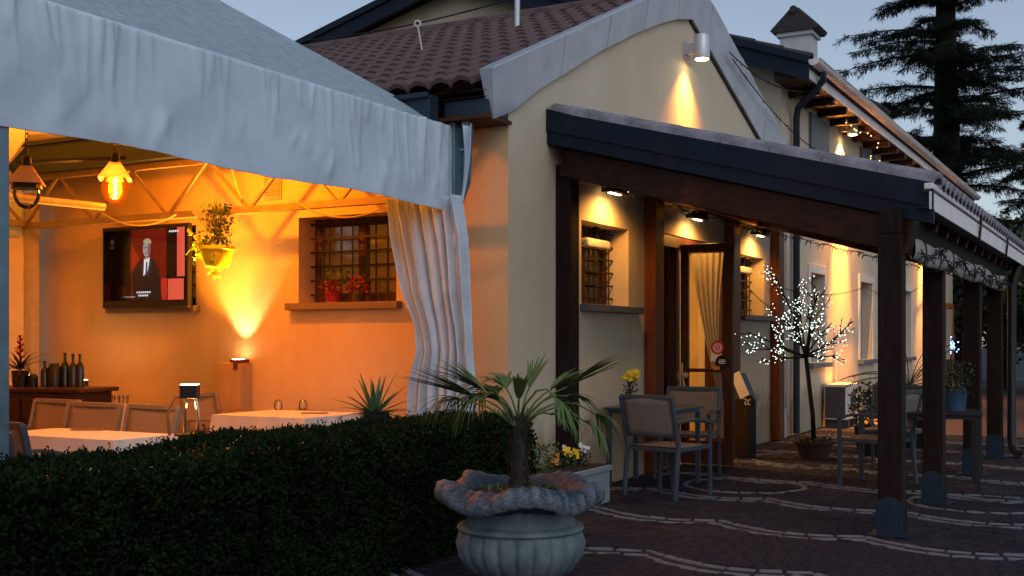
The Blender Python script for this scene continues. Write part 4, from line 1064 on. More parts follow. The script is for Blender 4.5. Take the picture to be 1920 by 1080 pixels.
# ================================================================== HEDGE
hx0, hx1, hy0, hy1, hz = .0, .70, -7.2, -.86, .83
hd = thing('hedge', 'dark clipped box hedge in front of the tent tables', 'hedge', ((hx0 + hx1) / 2, (hy0 + hy1) / 2, 0))
hb = Vector(hd.location)
q = MB()
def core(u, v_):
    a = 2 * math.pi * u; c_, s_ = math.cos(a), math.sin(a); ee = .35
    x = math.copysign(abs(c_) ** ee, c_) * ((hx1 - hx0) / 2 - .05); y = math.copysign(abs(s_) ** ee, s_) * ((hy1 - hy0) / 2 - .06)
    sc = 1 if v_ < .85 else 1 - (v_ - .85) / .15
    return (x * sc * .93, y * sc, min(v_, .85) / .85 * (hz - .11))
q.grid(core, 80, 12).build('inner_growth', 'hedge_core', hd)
q = MB()
nl = 0
for k in range(62000):
    Y = random.uniform(hy0, hy1)
    if Y < -5.6 and random.random() < .7: continue
    r = random.random(); nn = None
    half = (hx1 - hx0) / 2; xc = (hx0 + hx1) / 2
    bz = .045 * fbm((Y * 1.5, 3, 2), 1.2); endd = max(0, 1 - (hy1 - Y) / .22)
    if r < .90:
        # walk round the clipped cross-section: far side, rounded shoulders, top, near side
        q_ = random.random()
        if q_ < .08: x, z, nn = hx0, random.uniform(.3, hz - .1), Vector((-1, 0, .2))
        elif q_ < .50:
            a = math.pi * random.random(); ca_, sa_ = math.cos(a), math.sin(a)
            x = xc + half * math.copysign(abs(ca_) ** .45, ca_); z = hz - .20 + .20 * sa_ ** .45; nn = Vector((ca_, 0, sa_ + .1))
        else: x, z, nn = hx1, random.uniform(.03, hz - .14), Vector((1, 0, .2))
        bx_ = .05 * fbm((Y * 1.7, z * 2.2, 6), 1.3)
        p = Vector((x + math.copysign(bx_, x - xc) * (abs(x - xc) / half), Y, z + bz - .10 * endd ** 2)) - nn * abs(random.gauss(0, .022)) + nn * .01
    else:
        p = Vector((random.uniform(hx0 + .03, hx1 - .02), hy1 - .02 + .03 * fbm((r * 90, k % 7, 0)), random.uniform(.05, hz - .06))); nn = Vector((0, 1, .2))
    d = (nn * .7 + rv() * .9 + Vector((0, 0, .35))).normalized()
    leaf_quad(q, p - hb, d, rv(), random.uniform(.022, .042), random.uniform(.006, .012))
for k in range(1500):       # young shoots standing above the clipped top
    Y = random.uniform(hy0, hy1 - .05); p = Vector((random.uniform(hx0 + .02, hx1 - .03), Y, hz - .015 + .045 * fbm((Y * 1.5, 3, 2), 1.2)))
    h = random.uniform(.015, .05) * (1.5 if random.random() < .12 else 1)
    for j in range(5):
        leaf_quad(q, p + Vector((0, 0, h * j / 4)) - hb, rv() * .7 + Vector((0, 0, .8)), rv(), .02, .006)
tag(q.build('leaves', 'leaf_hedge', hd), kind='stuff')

# ================================================================== STONE URN AND PALM
UC = PD(976, 905, 6.05); UC.z = 0
urn = thing('stone_urn', 'large weathered stone urn with a wavy shell rim beside the hedge', 'urn', UC)
urn.scale = (.93, .93, 1)
def gad(i, r, z, a): return (r * (1 - .055 * (1 - abs(math.sin(a * 11))) ** 2 * (1 if .10 < z < .35 else 0)), z)
MB().lathe([(.01, .0), (.25, .0), (.26, .035), (.20, .06), (.17, .09), (.20, .115), (.30, .16), (.355, .23), (.37, .30), (.352, .345), (.345, .358), (.325, .37)], 176, fn=gad).build('bowl', 'stone_urn', urn, smooth=50)
MB().lathe([(.355, .365), (.362, .375), (.355, .388), (.315, .40), (.30, .44), (.31, .49), (.34, .53), (.33, .56), (.27, .52), (.01, .515)], 64).build('neck', 'stone_urn', urn, smooth=50)
def rim(i, r, z, a):
    wv = .5 + .5 * math.sin(a * 5 + .6 + .5 * math.sin(a * 2)); n1 = fbm((math.cos(a) * 2.4, math.sin(a) * 2.4, i * .25), 1.6); n2 = noise.noise((math.cos(a) * 9, math.sin(a) * 9, i * .8))
    k = 1 if 2 < i < 9 else .3
    fl_ = .007 * abs(math.sin(a * 17 + .8 * math.sin(a * 5))) * (1 if 3 < i < 10 else 0)
    return (r + (.05 * (wv - .5) + .018 * n1 + .008 * n2) * k + fl_, z - .06 * (1 - wv) * k + .012 * n1 + .007 * n2 + fl_ * .8)
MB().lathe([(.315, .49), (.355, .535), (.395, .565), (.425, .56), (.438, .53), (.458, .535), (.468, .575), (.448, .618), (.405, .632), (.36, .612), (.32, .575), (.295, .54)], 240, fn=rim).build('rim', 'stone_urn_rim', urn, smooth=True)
MB().lathe([(.31, .545), (.2, .56), (.01, .57)], 30, fn=lambda i, r, z, a: (r, z + .012 * math.sin(a * 5) * (i < 2))).build('soil', 'soil', urn, smooth=True)
palm = thing('fan_palm', 'young fan palm with ragged green fronds growing in the stone urn', 'palm', UC + Vector((-.02, .02, .555)))
tr = MB(); tr.tube([(0, 0, -.03), (.005, 0, .10), (-.005, .0, .26), (0, 0, .40)], [.050, .046, .042, .022], 12)
for k in range(170):
    a = random.uniform(0, 6.28); z = random.uniform(0, .38)
    leaf_quad(tr, (.036 * math.cos(a), .036 * math.sin(a), z), (math.cos(a) * random.uniform(.1, .7), math.sin(a) * random.uniform(.1, .7), 1), (math.cos(a), math.sin(a), 0), random.uniform(.05, .11), .011)
tr.build('trunk', 'palm_bark', palm, smooth=60)
PB = Vector(palm.location)
Dm = 6.05
view = ray(960, 640); rightv = Vector((cs, sn, 0))
def frond(tip_px, depth, lp, nleaf, ll, spread, droop, wd=.012, base_z=.34, matn='leaf_palm', arch=.035):
    tip = PD(tip_px[0], tip_px[1], Dm + depth) - PB
    b = Vector((random.uniform(-.02, .02), random.uniform(-.02, .02), base_z))
    hub = b.lerp(tip, lp); q = MB(); ll = max(ll, (1 - lp) * (tip - b).length * 1.15)
    pts = [b.lerp(hub, t) + Vector((0, 0, arch * 4 * t * (1 - t))) for t in (0, .25, .5, .75, 1)]
    q.tube(pts, [.009, .007, .006, .005, .005], 6)
    d = (hub - pts[3]).normalized() if arch > .02 else (tip - b).normalized()
    sd_ = d.cross(Vector((0, 0, 1))).normalized(); up_ = sd_.cross(d)
    for k in range(nleaf):
        t = (k + .5) / nleaf * 2 - 1; a = t * spread
        dd = d * math.cos(a) + sd_ * math.sin(a) * .8 + up_ * (.25 * abs(t) + random.uniform(-.06, .14))
        blade(q, hub, dd, ll * (1 - .25 * abs(t)) * random.uniform(.8, 1.08), wd * random.uniform(.8, 1.15), droop * random.uniform(.6, 1.6), 6)
    return q.build('frond', matn, palm, smooth=40)
frond((1155, 648), -.05, .50, 14, .30, .16, .06, .020)
frond((1085, 672), .1, .55, 16, .26, .8, .35, .016)
frond((785, 668), -.12, .42, 16, .38, .14, .08, .022)
frond((835, 652), .18, .45, 14, .32, .30, .18, .018)
frond((885, 668), .3, .45, 18, .30, 1.1, .8, .014)
frond((975, 690), -.15, .5, 12, .22, .35, .06, .020)
frond((1010, 655), .25, .5, 10, .24, .4, .18, .013)
frond((930, 672), .25, .55, 18, .26, 1.0, .8, .011)
frond((1110, 790), .05, .90, 22, .30, 1.5, 1.9, .012, arch=.09)
frond((1150, 770), .22, .80, 12, .26, 1.2, 1.4, .010, arch=.1)
frond((820, 730), .2, .7, 18, .32, 1.3, 1.6, .009)
frond((1075, 760), -.2, .6, 12, .24, .7, .8, .012)
frond((895, 700), -.25, .5, 12, .26, .5, .5, .013)
frond((1065, 735), -.15, .8, 18, .26, 1.4, 1.7, .009, arch=.12)
frond((860, 700), .3, .6, 20, .34, 1.2, 1.6, .008, arch=.08)
frond((1120, 705), .3, .6, 12, .26, .6, .9, .010, arch=.06)
# low green weeds at the palm foot
q = MB()
for k in range(160):
    a = random.uniform(0, 6.28); r = random.uniform(.05, .27); leaf_quad(q, (r * math.cos(a), r * math.sin(a), .0), rv() * .7 + Vector((0, 0, .6)), rv(), random.uniform(.02, .05), .008)
wd_ = tag(q.build('weeds', 'leaf_green', None), 'low green weeds on the soil in the stone urn', 'weeds'); wd_.location = UC + Vector((0, 0, .565))

# ================================================================== grey planter with pansies at the wall
pl_ = thing('planter_box', 'long grey-blue planter box on the paving by the wall post', 'planter', (.38, .30, 0))
q = MB(); q.box(-.20, .20, -.42, .42, .0, .30); q.build('box', 'planter_grey', pl_, bevel=.012)
MB().box(-.205, .215, -.435, .435, .27, .315).build('lip', 'planter_grey', pl_, bevel=.006)
MB().box(-.17, .18, -.40, .40, .305, .325).build('soil', 'soil', pl_)
def flower(mb, c, r, facing):
    facing = Vector(facing).normalized(); a = facing.cross(Vector((0, 0, 1))).normalized(); b = a.cross(facing)
    c = Vector(c)
    for k in range(5):
        t = 2 * math.pi * k / 5; d = a * math.cos(t) + b * math.sin(t)
        s_ = a * -math.sin(t) + b * math.cos(t)
        mb.add([c, c + d * r * .5 + s_ * r * .45 + facing * r * .2, c + d * r + facing * r * .1, c + d * r * .5 - s_ * r * .45 + facing * r * .2], [(0, 1, 2, 3)])
def small_plant(loc, h, nlv, leafm, fl, lab, cat='flower', spread=.09, name='pansy'):
    t = thing(name, lab, cat, loc)
    q = MB()
    for k in range(nlv):
        a = random.uniform(0, 6.28); z = random.uniform(0, h); r = spread * random.uniform(.1, 1)
        leaf_quad(q, (r * math.cos(a), r * math.sin(a), z), rv() * .8 + Vector((0, 0, .5)), rv(), random.uniform(.025, .055), .012)
    for k in range(6):
        a = random.uniform(0, 6.28); q.tube([(0, 0, 0), (spread * .6 * math.cos(a), spread * .6 * math.sin(a), h)], .003, 4)
    q.build('foliage', leafm, t)
    for (mm, n, r, zz) in fl:
        for k in range(n):
            q = MB(); a = random.uniform(0, 6.28); rr = spread * random.uniform(.2, 1.0)
            flower(q, (rr * math.cos(a), rr * math.sin(a), zz + random.uniform(-.04, .04)), r, (.5 + random.uniform(-.3, .3), -.8, random.uniform(.0, .5))); 
            q.build('bloom', mm, t)
    return t
small_plant((.42, -.02, .32), .10, 90, 'leaf_dark', [('petal_orange', 3, .042, .11)], 'orange pansy at the end of the grey planter near the urn', spread=.07)
small_plant((.44, .22, .32), .12, 90, 'leaf_dark', [('petal_yellow', 4, .04, .14)], 'bright yellow pansy in the middle of the grey planter', spread=.08)
small_plant((.40, .48, .32), .13, 120, 'leaf_dark', [('petal_white', 8, .02, .15)], 'small white blossoms at the wall end of the grey planter', spread=.11)
small_plant((.32, .36, .32), .12, 120, 'leaf_dark', [('petal_white', 4, .02, .14)], 'dark leafy plant behind the yellow pansy in the planter', spread=.10)
bush = PD(1000, 870, 8.2); bush.z = 0
t = thing('shrub', 'grey-green leafy shrub between the urn and the grey planter', 'shrub', bush)
q = MB()
for k in range(14):
    a = random.uniform(0, 6.28); tip = Vector((.18 * math.cos(a), .18 * math.sin(a), random.uniform(.35, .66)))
    q.tube([(0, 0, 0), tip * .5 + Vector((0, 0, .05)), tip], [.006, .005, .002], 4)
q.build('stems', 'bark', t)
q = MB()
for k in range(900):
    a = random.uniform(0, 6.28); r = .2 * math.sqrt(random.random()); leaf_quad(q, (r * math.cos(a), r * math.sin(a), random.uniform(.08, .62)), rv() + Vector((0, 0, .4)), rv(), random.uniform(.025, .05), .009)
q.build('foliage', 'leaf_green', t)

# ================================================================== agave in a dark pot on a stand behind the hedge
ap = PD(702, 778, 8.25)
agp = thing('plant_pot', 'dark square pot on a slim stand behind the hedge, holding the agave', 'pot', (ap.x, ap.y, 0))
MB().lathe([(.10, ap.z - .16), (.13, ap.z - .02), (.135, ap.z + .03), (.12, ap.z + .03), (.11, ap.z - .01), (.01, ap.z - .01)], 4).build('pot', 'black_plastic', agp)
MB().box(-.11, .11, -.11, .11, 0, ap.z - .161).build('stand', 'black_metal', agp)
ag = thing('agave', 'spiky green agave rosette rising above the hedge', 'agave', (ap.x, ap.y, ap.z))
q = None
for k in range(30):
    t = k / 30; el_ = R(82 - 82 * t ** .8 + random.uniform(-7, 7)); a = k * 2.4 + random.uniform(-.2, .2)
    q = MB(); blade(q, (.02 * math.cos(a), .02 * math.sin(a), 0), (math.cos(a) * math.cos(el_), math.sin(a) * math.cos(el_), math.sin(el_)), random.uniform(.24, .36) if t < .8 else .3, .021 * (1 - .3 * t), .12 + .25 * t, 6, .5)
    q.build('leaf', 'leaf_agave', ag, smooth=40)

# ================================================================== hanging planter (lime pot) under the truss
hp = PY(407, 480, -.45)
hpt = thing('hanging_planter', 'lime green hanging pot on thin wires under the tent truss', 'planter', hp)
MB().lathe([(.10, -.10), (.105, -.095), (.145, .05), (.158, .055), (.16, .085), (.15, .087), (.14, .06), (.01, .055)], 28).build('pot', 'pot_lime', hpt, smooth=40)
MB().lathe([(.14, .062), (.05, .085), (.01, .09)], 20).build('soil', 'soil', hpt)
for k in range(3):
    a = k * 2.1 + .4; MB().tube([(.14 * math.cos(a), .14 * math.sin(a), .08), (.02 * math.cos(a), .02 * math.sin(a), .52)], .0025, 4).build('wire', 'wire', hpt)
hv = thing('trailing_plant', 'leafy plant with yellow-green trailing runners in the lime hanging pot', 'plant', hp + Vector((0, 0, .09)))
q = MB()
for k in range(320):
    r = random.gauss(0, .075); z = random.uniform(0, .36); o_ = Vector((r + .10 * z, random.gauss(0, .06), z)); leaf_quad(q, o_, rv() + Vector((0, 0, .3)), rv(), random.uniform(.03, .06), .014)
for k in range(9): q.tube([(0, 0, 0), (random.gauss(0, .05), random.gauss(0, .05), .2), (random.gauss(.04, .09), random.gauss(0, .07), .37)], .003, 4)
q.build('foliage', 'leaf_green', hv)
q = MB()
for k in range(22):
    if k < 15: e = Vector((random.uniform(-.34, -.12), random.uniform(-.12, .06), random.uniform(-.20, .12)))
    else: e = Vector((random.uniform(-.12, .14), random.uniform(-.14, 0), random.uniform(-.30, -.17)))
    st_ = Vector((e.x * .35, e.y, .02)); q.tube([st_, st_.lerp(e, .5) + Vector((0, 0, .05)), e], .003, 4)
    for j in range(7): leaf_quad(q, st_.lerp(e, (j + 1) / 7) + rv() * .015, rv() + Vector((0, -.4, .1)), rv(), random.uniform(.035, .06), .017)
q.build('runners', 'leaf_yellowgreen', hv)

# ================================================================== red flowers on the tent window sill
fp = PY(622, 560, .05)
rf2 = thing('flower_pot', 'pot of bright red flowers at the end of the barred window sill', 'flowers', (fp.x, .06, 1.70))
MB().lathe([(.05, .0), (.065, .09), (.07, .1), (.01, .095)], 16).build('pot', 'petal_red', rf2, smooth=40)
q = MB()
for k in range(46): leaf_quad(q, (random.gauss(0, .05), random.gauss(0, .04), random.uniform(.09, .17)), rv() + Vector((0, -.5, .5)), rv(), random.uniform(.04, .07), .018)
tag(q.build('petals', 'petal_red', rf2), kind='stuff')
q = MB()
for k in range(40): leaf_quad(q, (random.gauss(.02, .07), random.gauss(0, .04), random.uniform(.10, .30)), rv() + Vector((0, 0, .5)), rv(), .05, .014)
q.build('foliage', 'leaf_dark', rf2)
rf3 = thing('flower_pot', 'darker red flowers behind the grille at the middle of the sill', 'flowers', (fp.x + .26, .09, 1.70))
MB().lathe([(.05, 0), (.06, .08), (.01, .08)], 14).build('pot', 'pot_clay', rf3, smooth=40)
q = MB()
for k in range(50): leaf_quad(q, (random.gauss(0, .06), random.gauss(0, .03), random.uniform(.08, .22)), rv() + Vector((0, 0, .5)), rv(), .05, .015)
tag(q.build('petals', 'petal_red', rf3), kind='stuff')

# ================================================================== CHAIRS
def make_chair(fm, sm):
    t = thing('armchair', '', 'chair'); W, D = .54, .52
    # local +Y is where the sitter looks; backrest at -Y
    for sx in (-1, 1):
        x = sx * W / 2
        MB().bar((x, -D / 2 - .03, 0), (x, -D / 2 + .02, .44), .028, .04, (0, 1, 0)).build('leg', fm, t, bevel=.004)
        MB().bar((x, D / 2 - .02, 0), (x, D / 2 - .02, .63), .028, .04, (0, 1, 0)).build('leg', fm, t, bevel=.004)
        MB().bar((x, -D / 2 + .02, .44), (x, -D / 2 - .08, .88), .028, .04, (0, 1, 0)).build('back_post', fm, t, bevel=.004)
        q = MB(); P = [(-D / 2 - .02, .66), (-.06, .675), (.1, .67), (D / 2 + .01, .635)]
        for (a, b) in zip(P, P[1:]): q.bar((x, a[0], a[1]), (x, b[0], b[1]), .045, .024)
        q.build('armrest', fm, t, bevel=.004)
        MB().bar((x, -D / 2 + .02, .425), (x, D / 2 - .02, .435), .026, .035).build('seat_rail', fm, t)
    MB().bar((-W / 2, D / 2 - .03, .43), (W / 2, D / 2 - .03, .43), .03, .03).build('seat_rail', fm, t)
    MB().bar((-W / 2, -D / 2 + .03, .42), (W / 2, -D / 2 + .03, .42), .03, .03).build('seat_rail', fm, t)
    MB().bar((-W / 2, -D / 2 - .08, .875), (W / 2, -D / 2 - .08, .875), .028, .035).build('back_rail', fm, t, bevel=.004)
    MB().grid(lambda u, v_: (-W / 2 + .015 + (W - .03) * u, -D / 2 + .04 + (D - .08) * v_, .445 - .012 * math.sin(math.pi * u) * math.sin(math.pi * v_)), 8, 6).build('seat', sm, t, smooth=True, solid=.006)
    MB().grid(lambda u, v_: (-W / 2 + .015 + (W - .03) * u, -D / 2 - .005 - .073 * v_ - .015 * math.sin(math.pi * u), .53 + .335 * v_), 8, 6).build('backrest', sm, t, smooth=True, solid=.006)
    return t
proto = make_chair('chair_frame', 'textilene'); proto2 = make_chair('chair_frame_light', 'textilene_tan')
used = set()
def chair(pr, x, y, rz, lab, grp):
    o = pr if id(pr) not in used else copy_tree(pr)
    used.add(id(pr)); o.location = (x, y, 0); o.rotation_euler = (0, 0, rz); tag(o, lab, 'chair', grp)
    return o
GT, GI = 'armchairs on the terrace', 'armchairs under the tent'
chair(proto, .84, 1.40, R(-14), 'grey metal armchair with woven seat, its back towards the planter box', GT)
chair(proto, .52, 2.72, R(188), 'grey metal armchair facing the small table from the doorway side', GT)
chair(proto, 2.28, 3.05, R(80), 'dark armchair half hidden by the portico corner post', GT)
chair(proto, 2.22, 4.20, R(178), 'dark armchair beyond the table with the blue pot', GT)
chair(proto2, -2.58, -.42, R(-78), 'armchair at the end of the white table beneath the bright beam', GI)
chair(proto2, -1.82, -2.42, R(176), 'tan armchair behind the front white table, beside the table lamp', GI)
chair(proto2, -2.42, -2.40, R(182), 'tan armchair behind the front white table, at its far end', GI)
chair(proto2, -3.10, -2.20, R(178), 'tan armchair in shadow before the dark sideboard', GI)
chair(proto, -.98, -3.98, R(20), 'dark armchair tucked behind the shadowed end of the hedge', GI)
chair(proto, -1.25, -3.42, R(-8), 'dark armchair with its back to the hedge at the front white table', GI)

# ================================================================== TABLES
def cloth_table(x0, x1, y0, y1, lab, clab, h=.74, drop=.26):
    cx, cy = (x0 + x1) / 2, (y0 + y1) / 2
    t = thing('dining_table', lab, 'table', (cx, cy, 0), 0, 'dining tables under the tent'); hx, hy = (x1 - x0) / 2, (y1 - y0) / 2
    MB().box(-hx, hx, -hy, hy, h - .03, h).build('table_top', 'sideboard', t)
    for sx in (-1, 1):
        for sy in (-1, 1): MB().box(sx * (hx - .05) - .025, sx * (hx - .05) + .025, sy * (hy - .05) - .025, sy * (hy - .05) + .025, 0, h - .03).build('leg', 'chair_frame', t)
    q = MB(); n = 24; per = []
    for k in range(4 * n):
        s_ = k / n; i = int(s_); f = s_ - i
        c4 = [(-hx, -hy), (hx, -hy), (hx, hy), (-hx, hy)]; a, b = c4[i], c4[(i + 1) % 4]; per.append((a[0] + (b[0] - a[0]) * f, a[1] + (b[1] - a[1]) * f, min(f, 1 - f)))
    vs = [(0, 0, h + .006)]; fs = []
    N = len(per)
    for (x, y, e) in per: vs.append((x * 1.004, y * 1.004, h + .005))
    for k, (x, y, e) in enumerate(per):
        o_ = 1.02 + .03 * math.sin(k * 1.1) * 1.0 + (.05 if e < .06 else 0); vs.append((x * o_ + math.copysign(.012, x), y * o_ + math.copysign(.012, y), h - drop - (.10 if e < .08 else 0) + .01 * math.sin(k)))
    for k in range(N):
        k2 = (k + 1) % N; fs += [(0, 1 + k, 1 + k2), (1 + k, 1 + N + k, 1 + N + k2, 1 + k2)]
    q.add(vs, fs); co = q.build('tablecloth', 'cloth', None, smooth=50); co.location = (cx, cy, 0); tag(co, clab, 'tablecloth', 'cloths on the dining tables')
    return t
cloth_table(-2.28, -1.30, -.98, -.20, 'dining table beneath the barred window with red flowers', 'pale cloth over the table beneath the barred window')
cloth_table(-2.15, -1.02, -3.15, -2.62, 'front dining table just behind the hedge', 'white cloth over the front table just behind the hedge')
cloth_table(-4.75, -3.95, -.62, -.06, 'dining table below the television', 'pale cloth over the table below the television')
def on_table(px, py): return G(px, py, .748)
for k, (px, py) in enumerate(((522, 768), (568, 768))):
    p = on_table(px, py)
    g = thing('wine_glass', ['upturned glass beside the dark menu on the cloth', 'upturned glass nearer the agave on the same cloth'][k], 'glass', p, 0, 'glasses on the table beneath the barred window')
    MB().lathe([(.034, .0), (.038, .03), (.032, .07), (.022, .085), (.004, .09)], 16).build('bowl', 'glassware', g, smooth=True)
    MB().lathe([(.03, .001), (.0305, .004)], 16).build('base_rim', 'glassware', g)
for k in range(9):
    x = -4.62 + k * .07; y = -.36 + .04 * (k % 3)
    g = thing('tumbler', 'small glass in the row on the table below the television', 'glass', (x, y, .747), 0, 'glasses on the table below the television')
    MB().lathe([(.024, 0), (.03, .09), (.028, .09), (.022, .006), (.001, .006)], 12).build('cup', 'glassware', g, smooth=40)
for (px, py, lab) in ((430, 769, 'dark folded menu on the cloth beneath the barred window'), (590, 775, 'dark napkin set on the cloth near the agave'), (165, 806, 'dark small tray on the front white cloth')):
    p = on_table(px, py); o = tag(MB().box(-.11, .11, -.04, .04, 0, .006).build('table_mat', 'interior_brown', None, bevel=.002), lab, 'table setting'); o.location = p; o.rotation_euler = (0, 0, TH)
def table_lamp(px, py, D, w_, h_, lab, arc):
    p = PD(px, py, D); base = .75
    t = thing('table_lamp', lab, 'lamp', (p.x, p.y, base)); zt = p.z - base
    M_ = Matrix.Rotation(TH, 3, 'Z')
    MB().obox((0, 0, zt), (w_, w_, h_), TH).build('shade', 'black_metal', t, bevel=.004)
    MB().obox((0, 0, zt + h_ / 2 + .003), (w_ * .9, w_ * .9, .004), TH).build('top_glow', 'lamp_warm', t)
    if arc:
        for k, (o_, mm) in enumerate(((-.13, 'interior_brown'), (-.03, 'chrome'), (.05, 'chrome'))):
            MB().tube([M_ @ Vector((o_, 0, .0)), M_ @ Vector((o_ * 1.1, 0, zt * .5)), M_ @ Vector((o_ * .7, 0, zt * .85)), M_ @ Vector((0, 0, zt - h_ / 2 + .01))], .011, 8).build('arm', mm, t, smooth=40)
        MB().lathe([(.10, 0), (.10, .012), (.01, .014)], 20).build('base', 'black_metal', t)
    else:
        MB().tube([(0, 0, .01), (0, 0, zt - h_ / 2)], .012, 8).build('stem', 'chrome', t, smooth=40); MB().lathe([(.06, 0), (.06, .012), (.01, .014)], 20).build('base', 'black_metal', t)
    lamp('glow', 'POINT', (0, 0, zt - h_ / 2 - .05), 1.2, WARM2, t, size=.03)
table_lamp(356, 734, 7.35, .105, .085, 'black cube table lamp with curved chrome arms behind the hedge', True)
table_lamp(146, 724, 10.9, .15, .11, 'small dark table lamp with a bright stem before the sideboard', False)

# sideboard with bottles and bromeliad
sb = thing('sideboard', 'dark wooden sideboard in the shadowed tent corner', 'sideboard', PD(80, 800, 9.7)); sb.location.z = 0
sb.rotation_euler = (0, 0, R(14))
MB().box(-1.0, .50, -.25, .25, .0, .93).build('body', 'sideboard', sb, bevel=.006); MB().box(-1.03, .55, -.28, .28, .932, .968).build('top', 'sideboard', sb, bevel=.006)
for k in range(3): MB().box(-.96 + k * .49, -.51 + k * .49, -.268, -.2505, .08, .88).build('door', 'sideboard', sb)
SBM = sb.location
def on_sb(px, off=0): 
    p = PD(px, 720, 9.7 + off); return Vector((p.x, p.y, .968))
for k, (px, h, r) in enumerate(((84, .22, .034), (122, .29, .036), (137, .28, .034), (150, .28, .034))):
    o = tag(MB().lathe([(r, 0), (r, h * .58), (r * .85, h * .66), (r * .36, h * .76), (r * .36, h * .96), (r * .42, h * .965), (r * .42, h), (.002, h)], 16).build('bottle', 'bottle', None, smooth=40), ['short dark bottle between the bromeliad and the squat jar', 'tall dark bottle nearest the jars on the sideboard', 'tall dark bottle in the middle of the row of three', 'tall dark bottle at the end of the sideboard row'][k], 'bottle', 'bottles on the sideboard')
    o.location = on_sb(px, .03 * (k % 2))
for k, (px, h, r) in enumerate(((62, .11, .04), (102, .20, .055))):
    o = tag(MB().lathe([(r, 0), (r * 1.05, h * .8), (r * .7, h * .92), (r * .7, h), (.002, h)], 16).build('jar', 'black_plastic', None, smooth=40), ['low dark tumbler beside the red bromeliad', 'squat dark jar between the bottles on the sideboard'][k], 'jar'); o.location = on_sb(px)
br = thing('bromeliad', 'red bromeliad with arching leaves in a glass pot on the sideboard', 'plant', on_sb(38))
MB().lathe([(.06, 0), (.075, .14), (.07, .14), (.055, .01), (.001, .01)], 16).build('pot', 'bottle', br, smooth=40)
q = MB()
for k in range(22):
    a = random.uniform(0, 6.28); el_ = R(random.uniform(15, 60)); blade(q, (0, 0, .14), (math.cos(a) * math.cos(el_), math.sin(a) * math.cos(el_), math.sin(el_)), random.uniform(.22, .34), .014, .9, 7)
q.build('leaves', 'leaf_dark', br)
q = MB()
for k in range(34):
    a = k * 2.4; z = .18 + .26 * k / 34; leaf_quad(q, (0, 0, z), (math.cos(a), math.sin(a), .8), (0, 0, 1), .09 * (1.2 - k / 40), .014)
q.tube([(0, 0, .1), (0, 0, .44)], .008, 6); q.build('flower_spike', 'petal_red', br)
# tent-side glazed door with curtain
dt = MB(); a0, a1 = DL[0], DL[1]
dt.box(a0, a0 + .09, .12, .18, 0, 2.44).box(a1 - .09, a1, .12, .18, 0, 2.44).box(a0 + .09, a1 - .09, .12, .18, 2.34, 2.44).box(a0 + .09, a1 - .09, .12, .18, 0, .3)
do2 = dt.build('glazed_door', 'wood_frame', wing); MB().box(a0 + .09, a1 - .09, .145, .151, .3, 2.34).build('pane', 'pane', do2)
cur = drape(lambda v: .25 * min(1, v * 1.3), lambda v: .62 - .12 * v, .31, 2.33, .018, 5); co = tag(cur.build('door_curtain', 'curtain_cream', None, smooth=True), 'tan curtain hanging inside the tent-side glazed door', 'curtain'); co.location = (a0 + .1, .20, 0)

# ================================================================== TERRACE TABLES, POTS
def small_table(x, y, rz, s_, h, lab, tm='chair_frame'):
    t = thing('terrace_table', lab, 'table', (x, y, 0), rz, 'square terrace tables')
    MB().box(-s_ / 2, s_ / 2, -s_ / 2, s_ / 2, h - .025, h).build('table_top', tm, t, bevel=.004)
    MB().box(-s_ / 2 + .03, s_ / 2 - .03, -s_ / 2 + .03, s_ / 2 - .03, h - .06, h - .0255).build('apron', tm, t)
    for sx in (-1, 1):
        for sy in (-1, 1): MB().box(sx * (s_ / 2 - .04) - .02, sx * (s_ / 2 - .04) + .02, sy * (s_ / 2 - .04) - .02, sy * (s_ / 2 - .04) + .02, 0, h - .06).build('leg', tm, t)
small_table(.45, 2.02, 0, .72, .74, 'dark terrace table with the white flower pot against the wall')
wpz = G(1179, 767, .74)
wpt = thing('flower_pot', 'white ceramic pot on the terrace table by the wall', 'pot', (wpz.x + .02, wpz.y, .741))
MB().lathe([(.055, 0), (.065, .05), (.075, .11), (.07, .13), (.062, .125), (.01, .12)], 24).build('pot', 'pot_white', wpt, smooth=40)
small_plant((wpz.x + .02, wpz.y, .862), .16, 60, 'leaf_dark', [('petal_yellow', 16, .032, .19)], 'yellow blossoms and dark leaves in the white pot', spread=.085, name='potted_flowers')
small_table(2.80, 3.35, R(10), .74, .70, 'dark terrace table with a blue pot between the portico posts', 'black_metal')
bp_ = PD(1790, 760, 10.3)
bpt = thing('flower_pot', 'blue glazed pot on the terrace table between the posts', 'pot', (2.93, 3.42, .701))
MB().lathe([(.10, 0), (.12, .17), (.125, .18), (.11, .18), (.01, .16)], 24).build('pot', 'pot_blue', bpt, smooth=40)
small_plant((2.93, 3.42, .86), .30, 260, 'leaf_dark', [], 'bushy dark green plant in the blue pot', 'plant', .19, 'potted_plant')
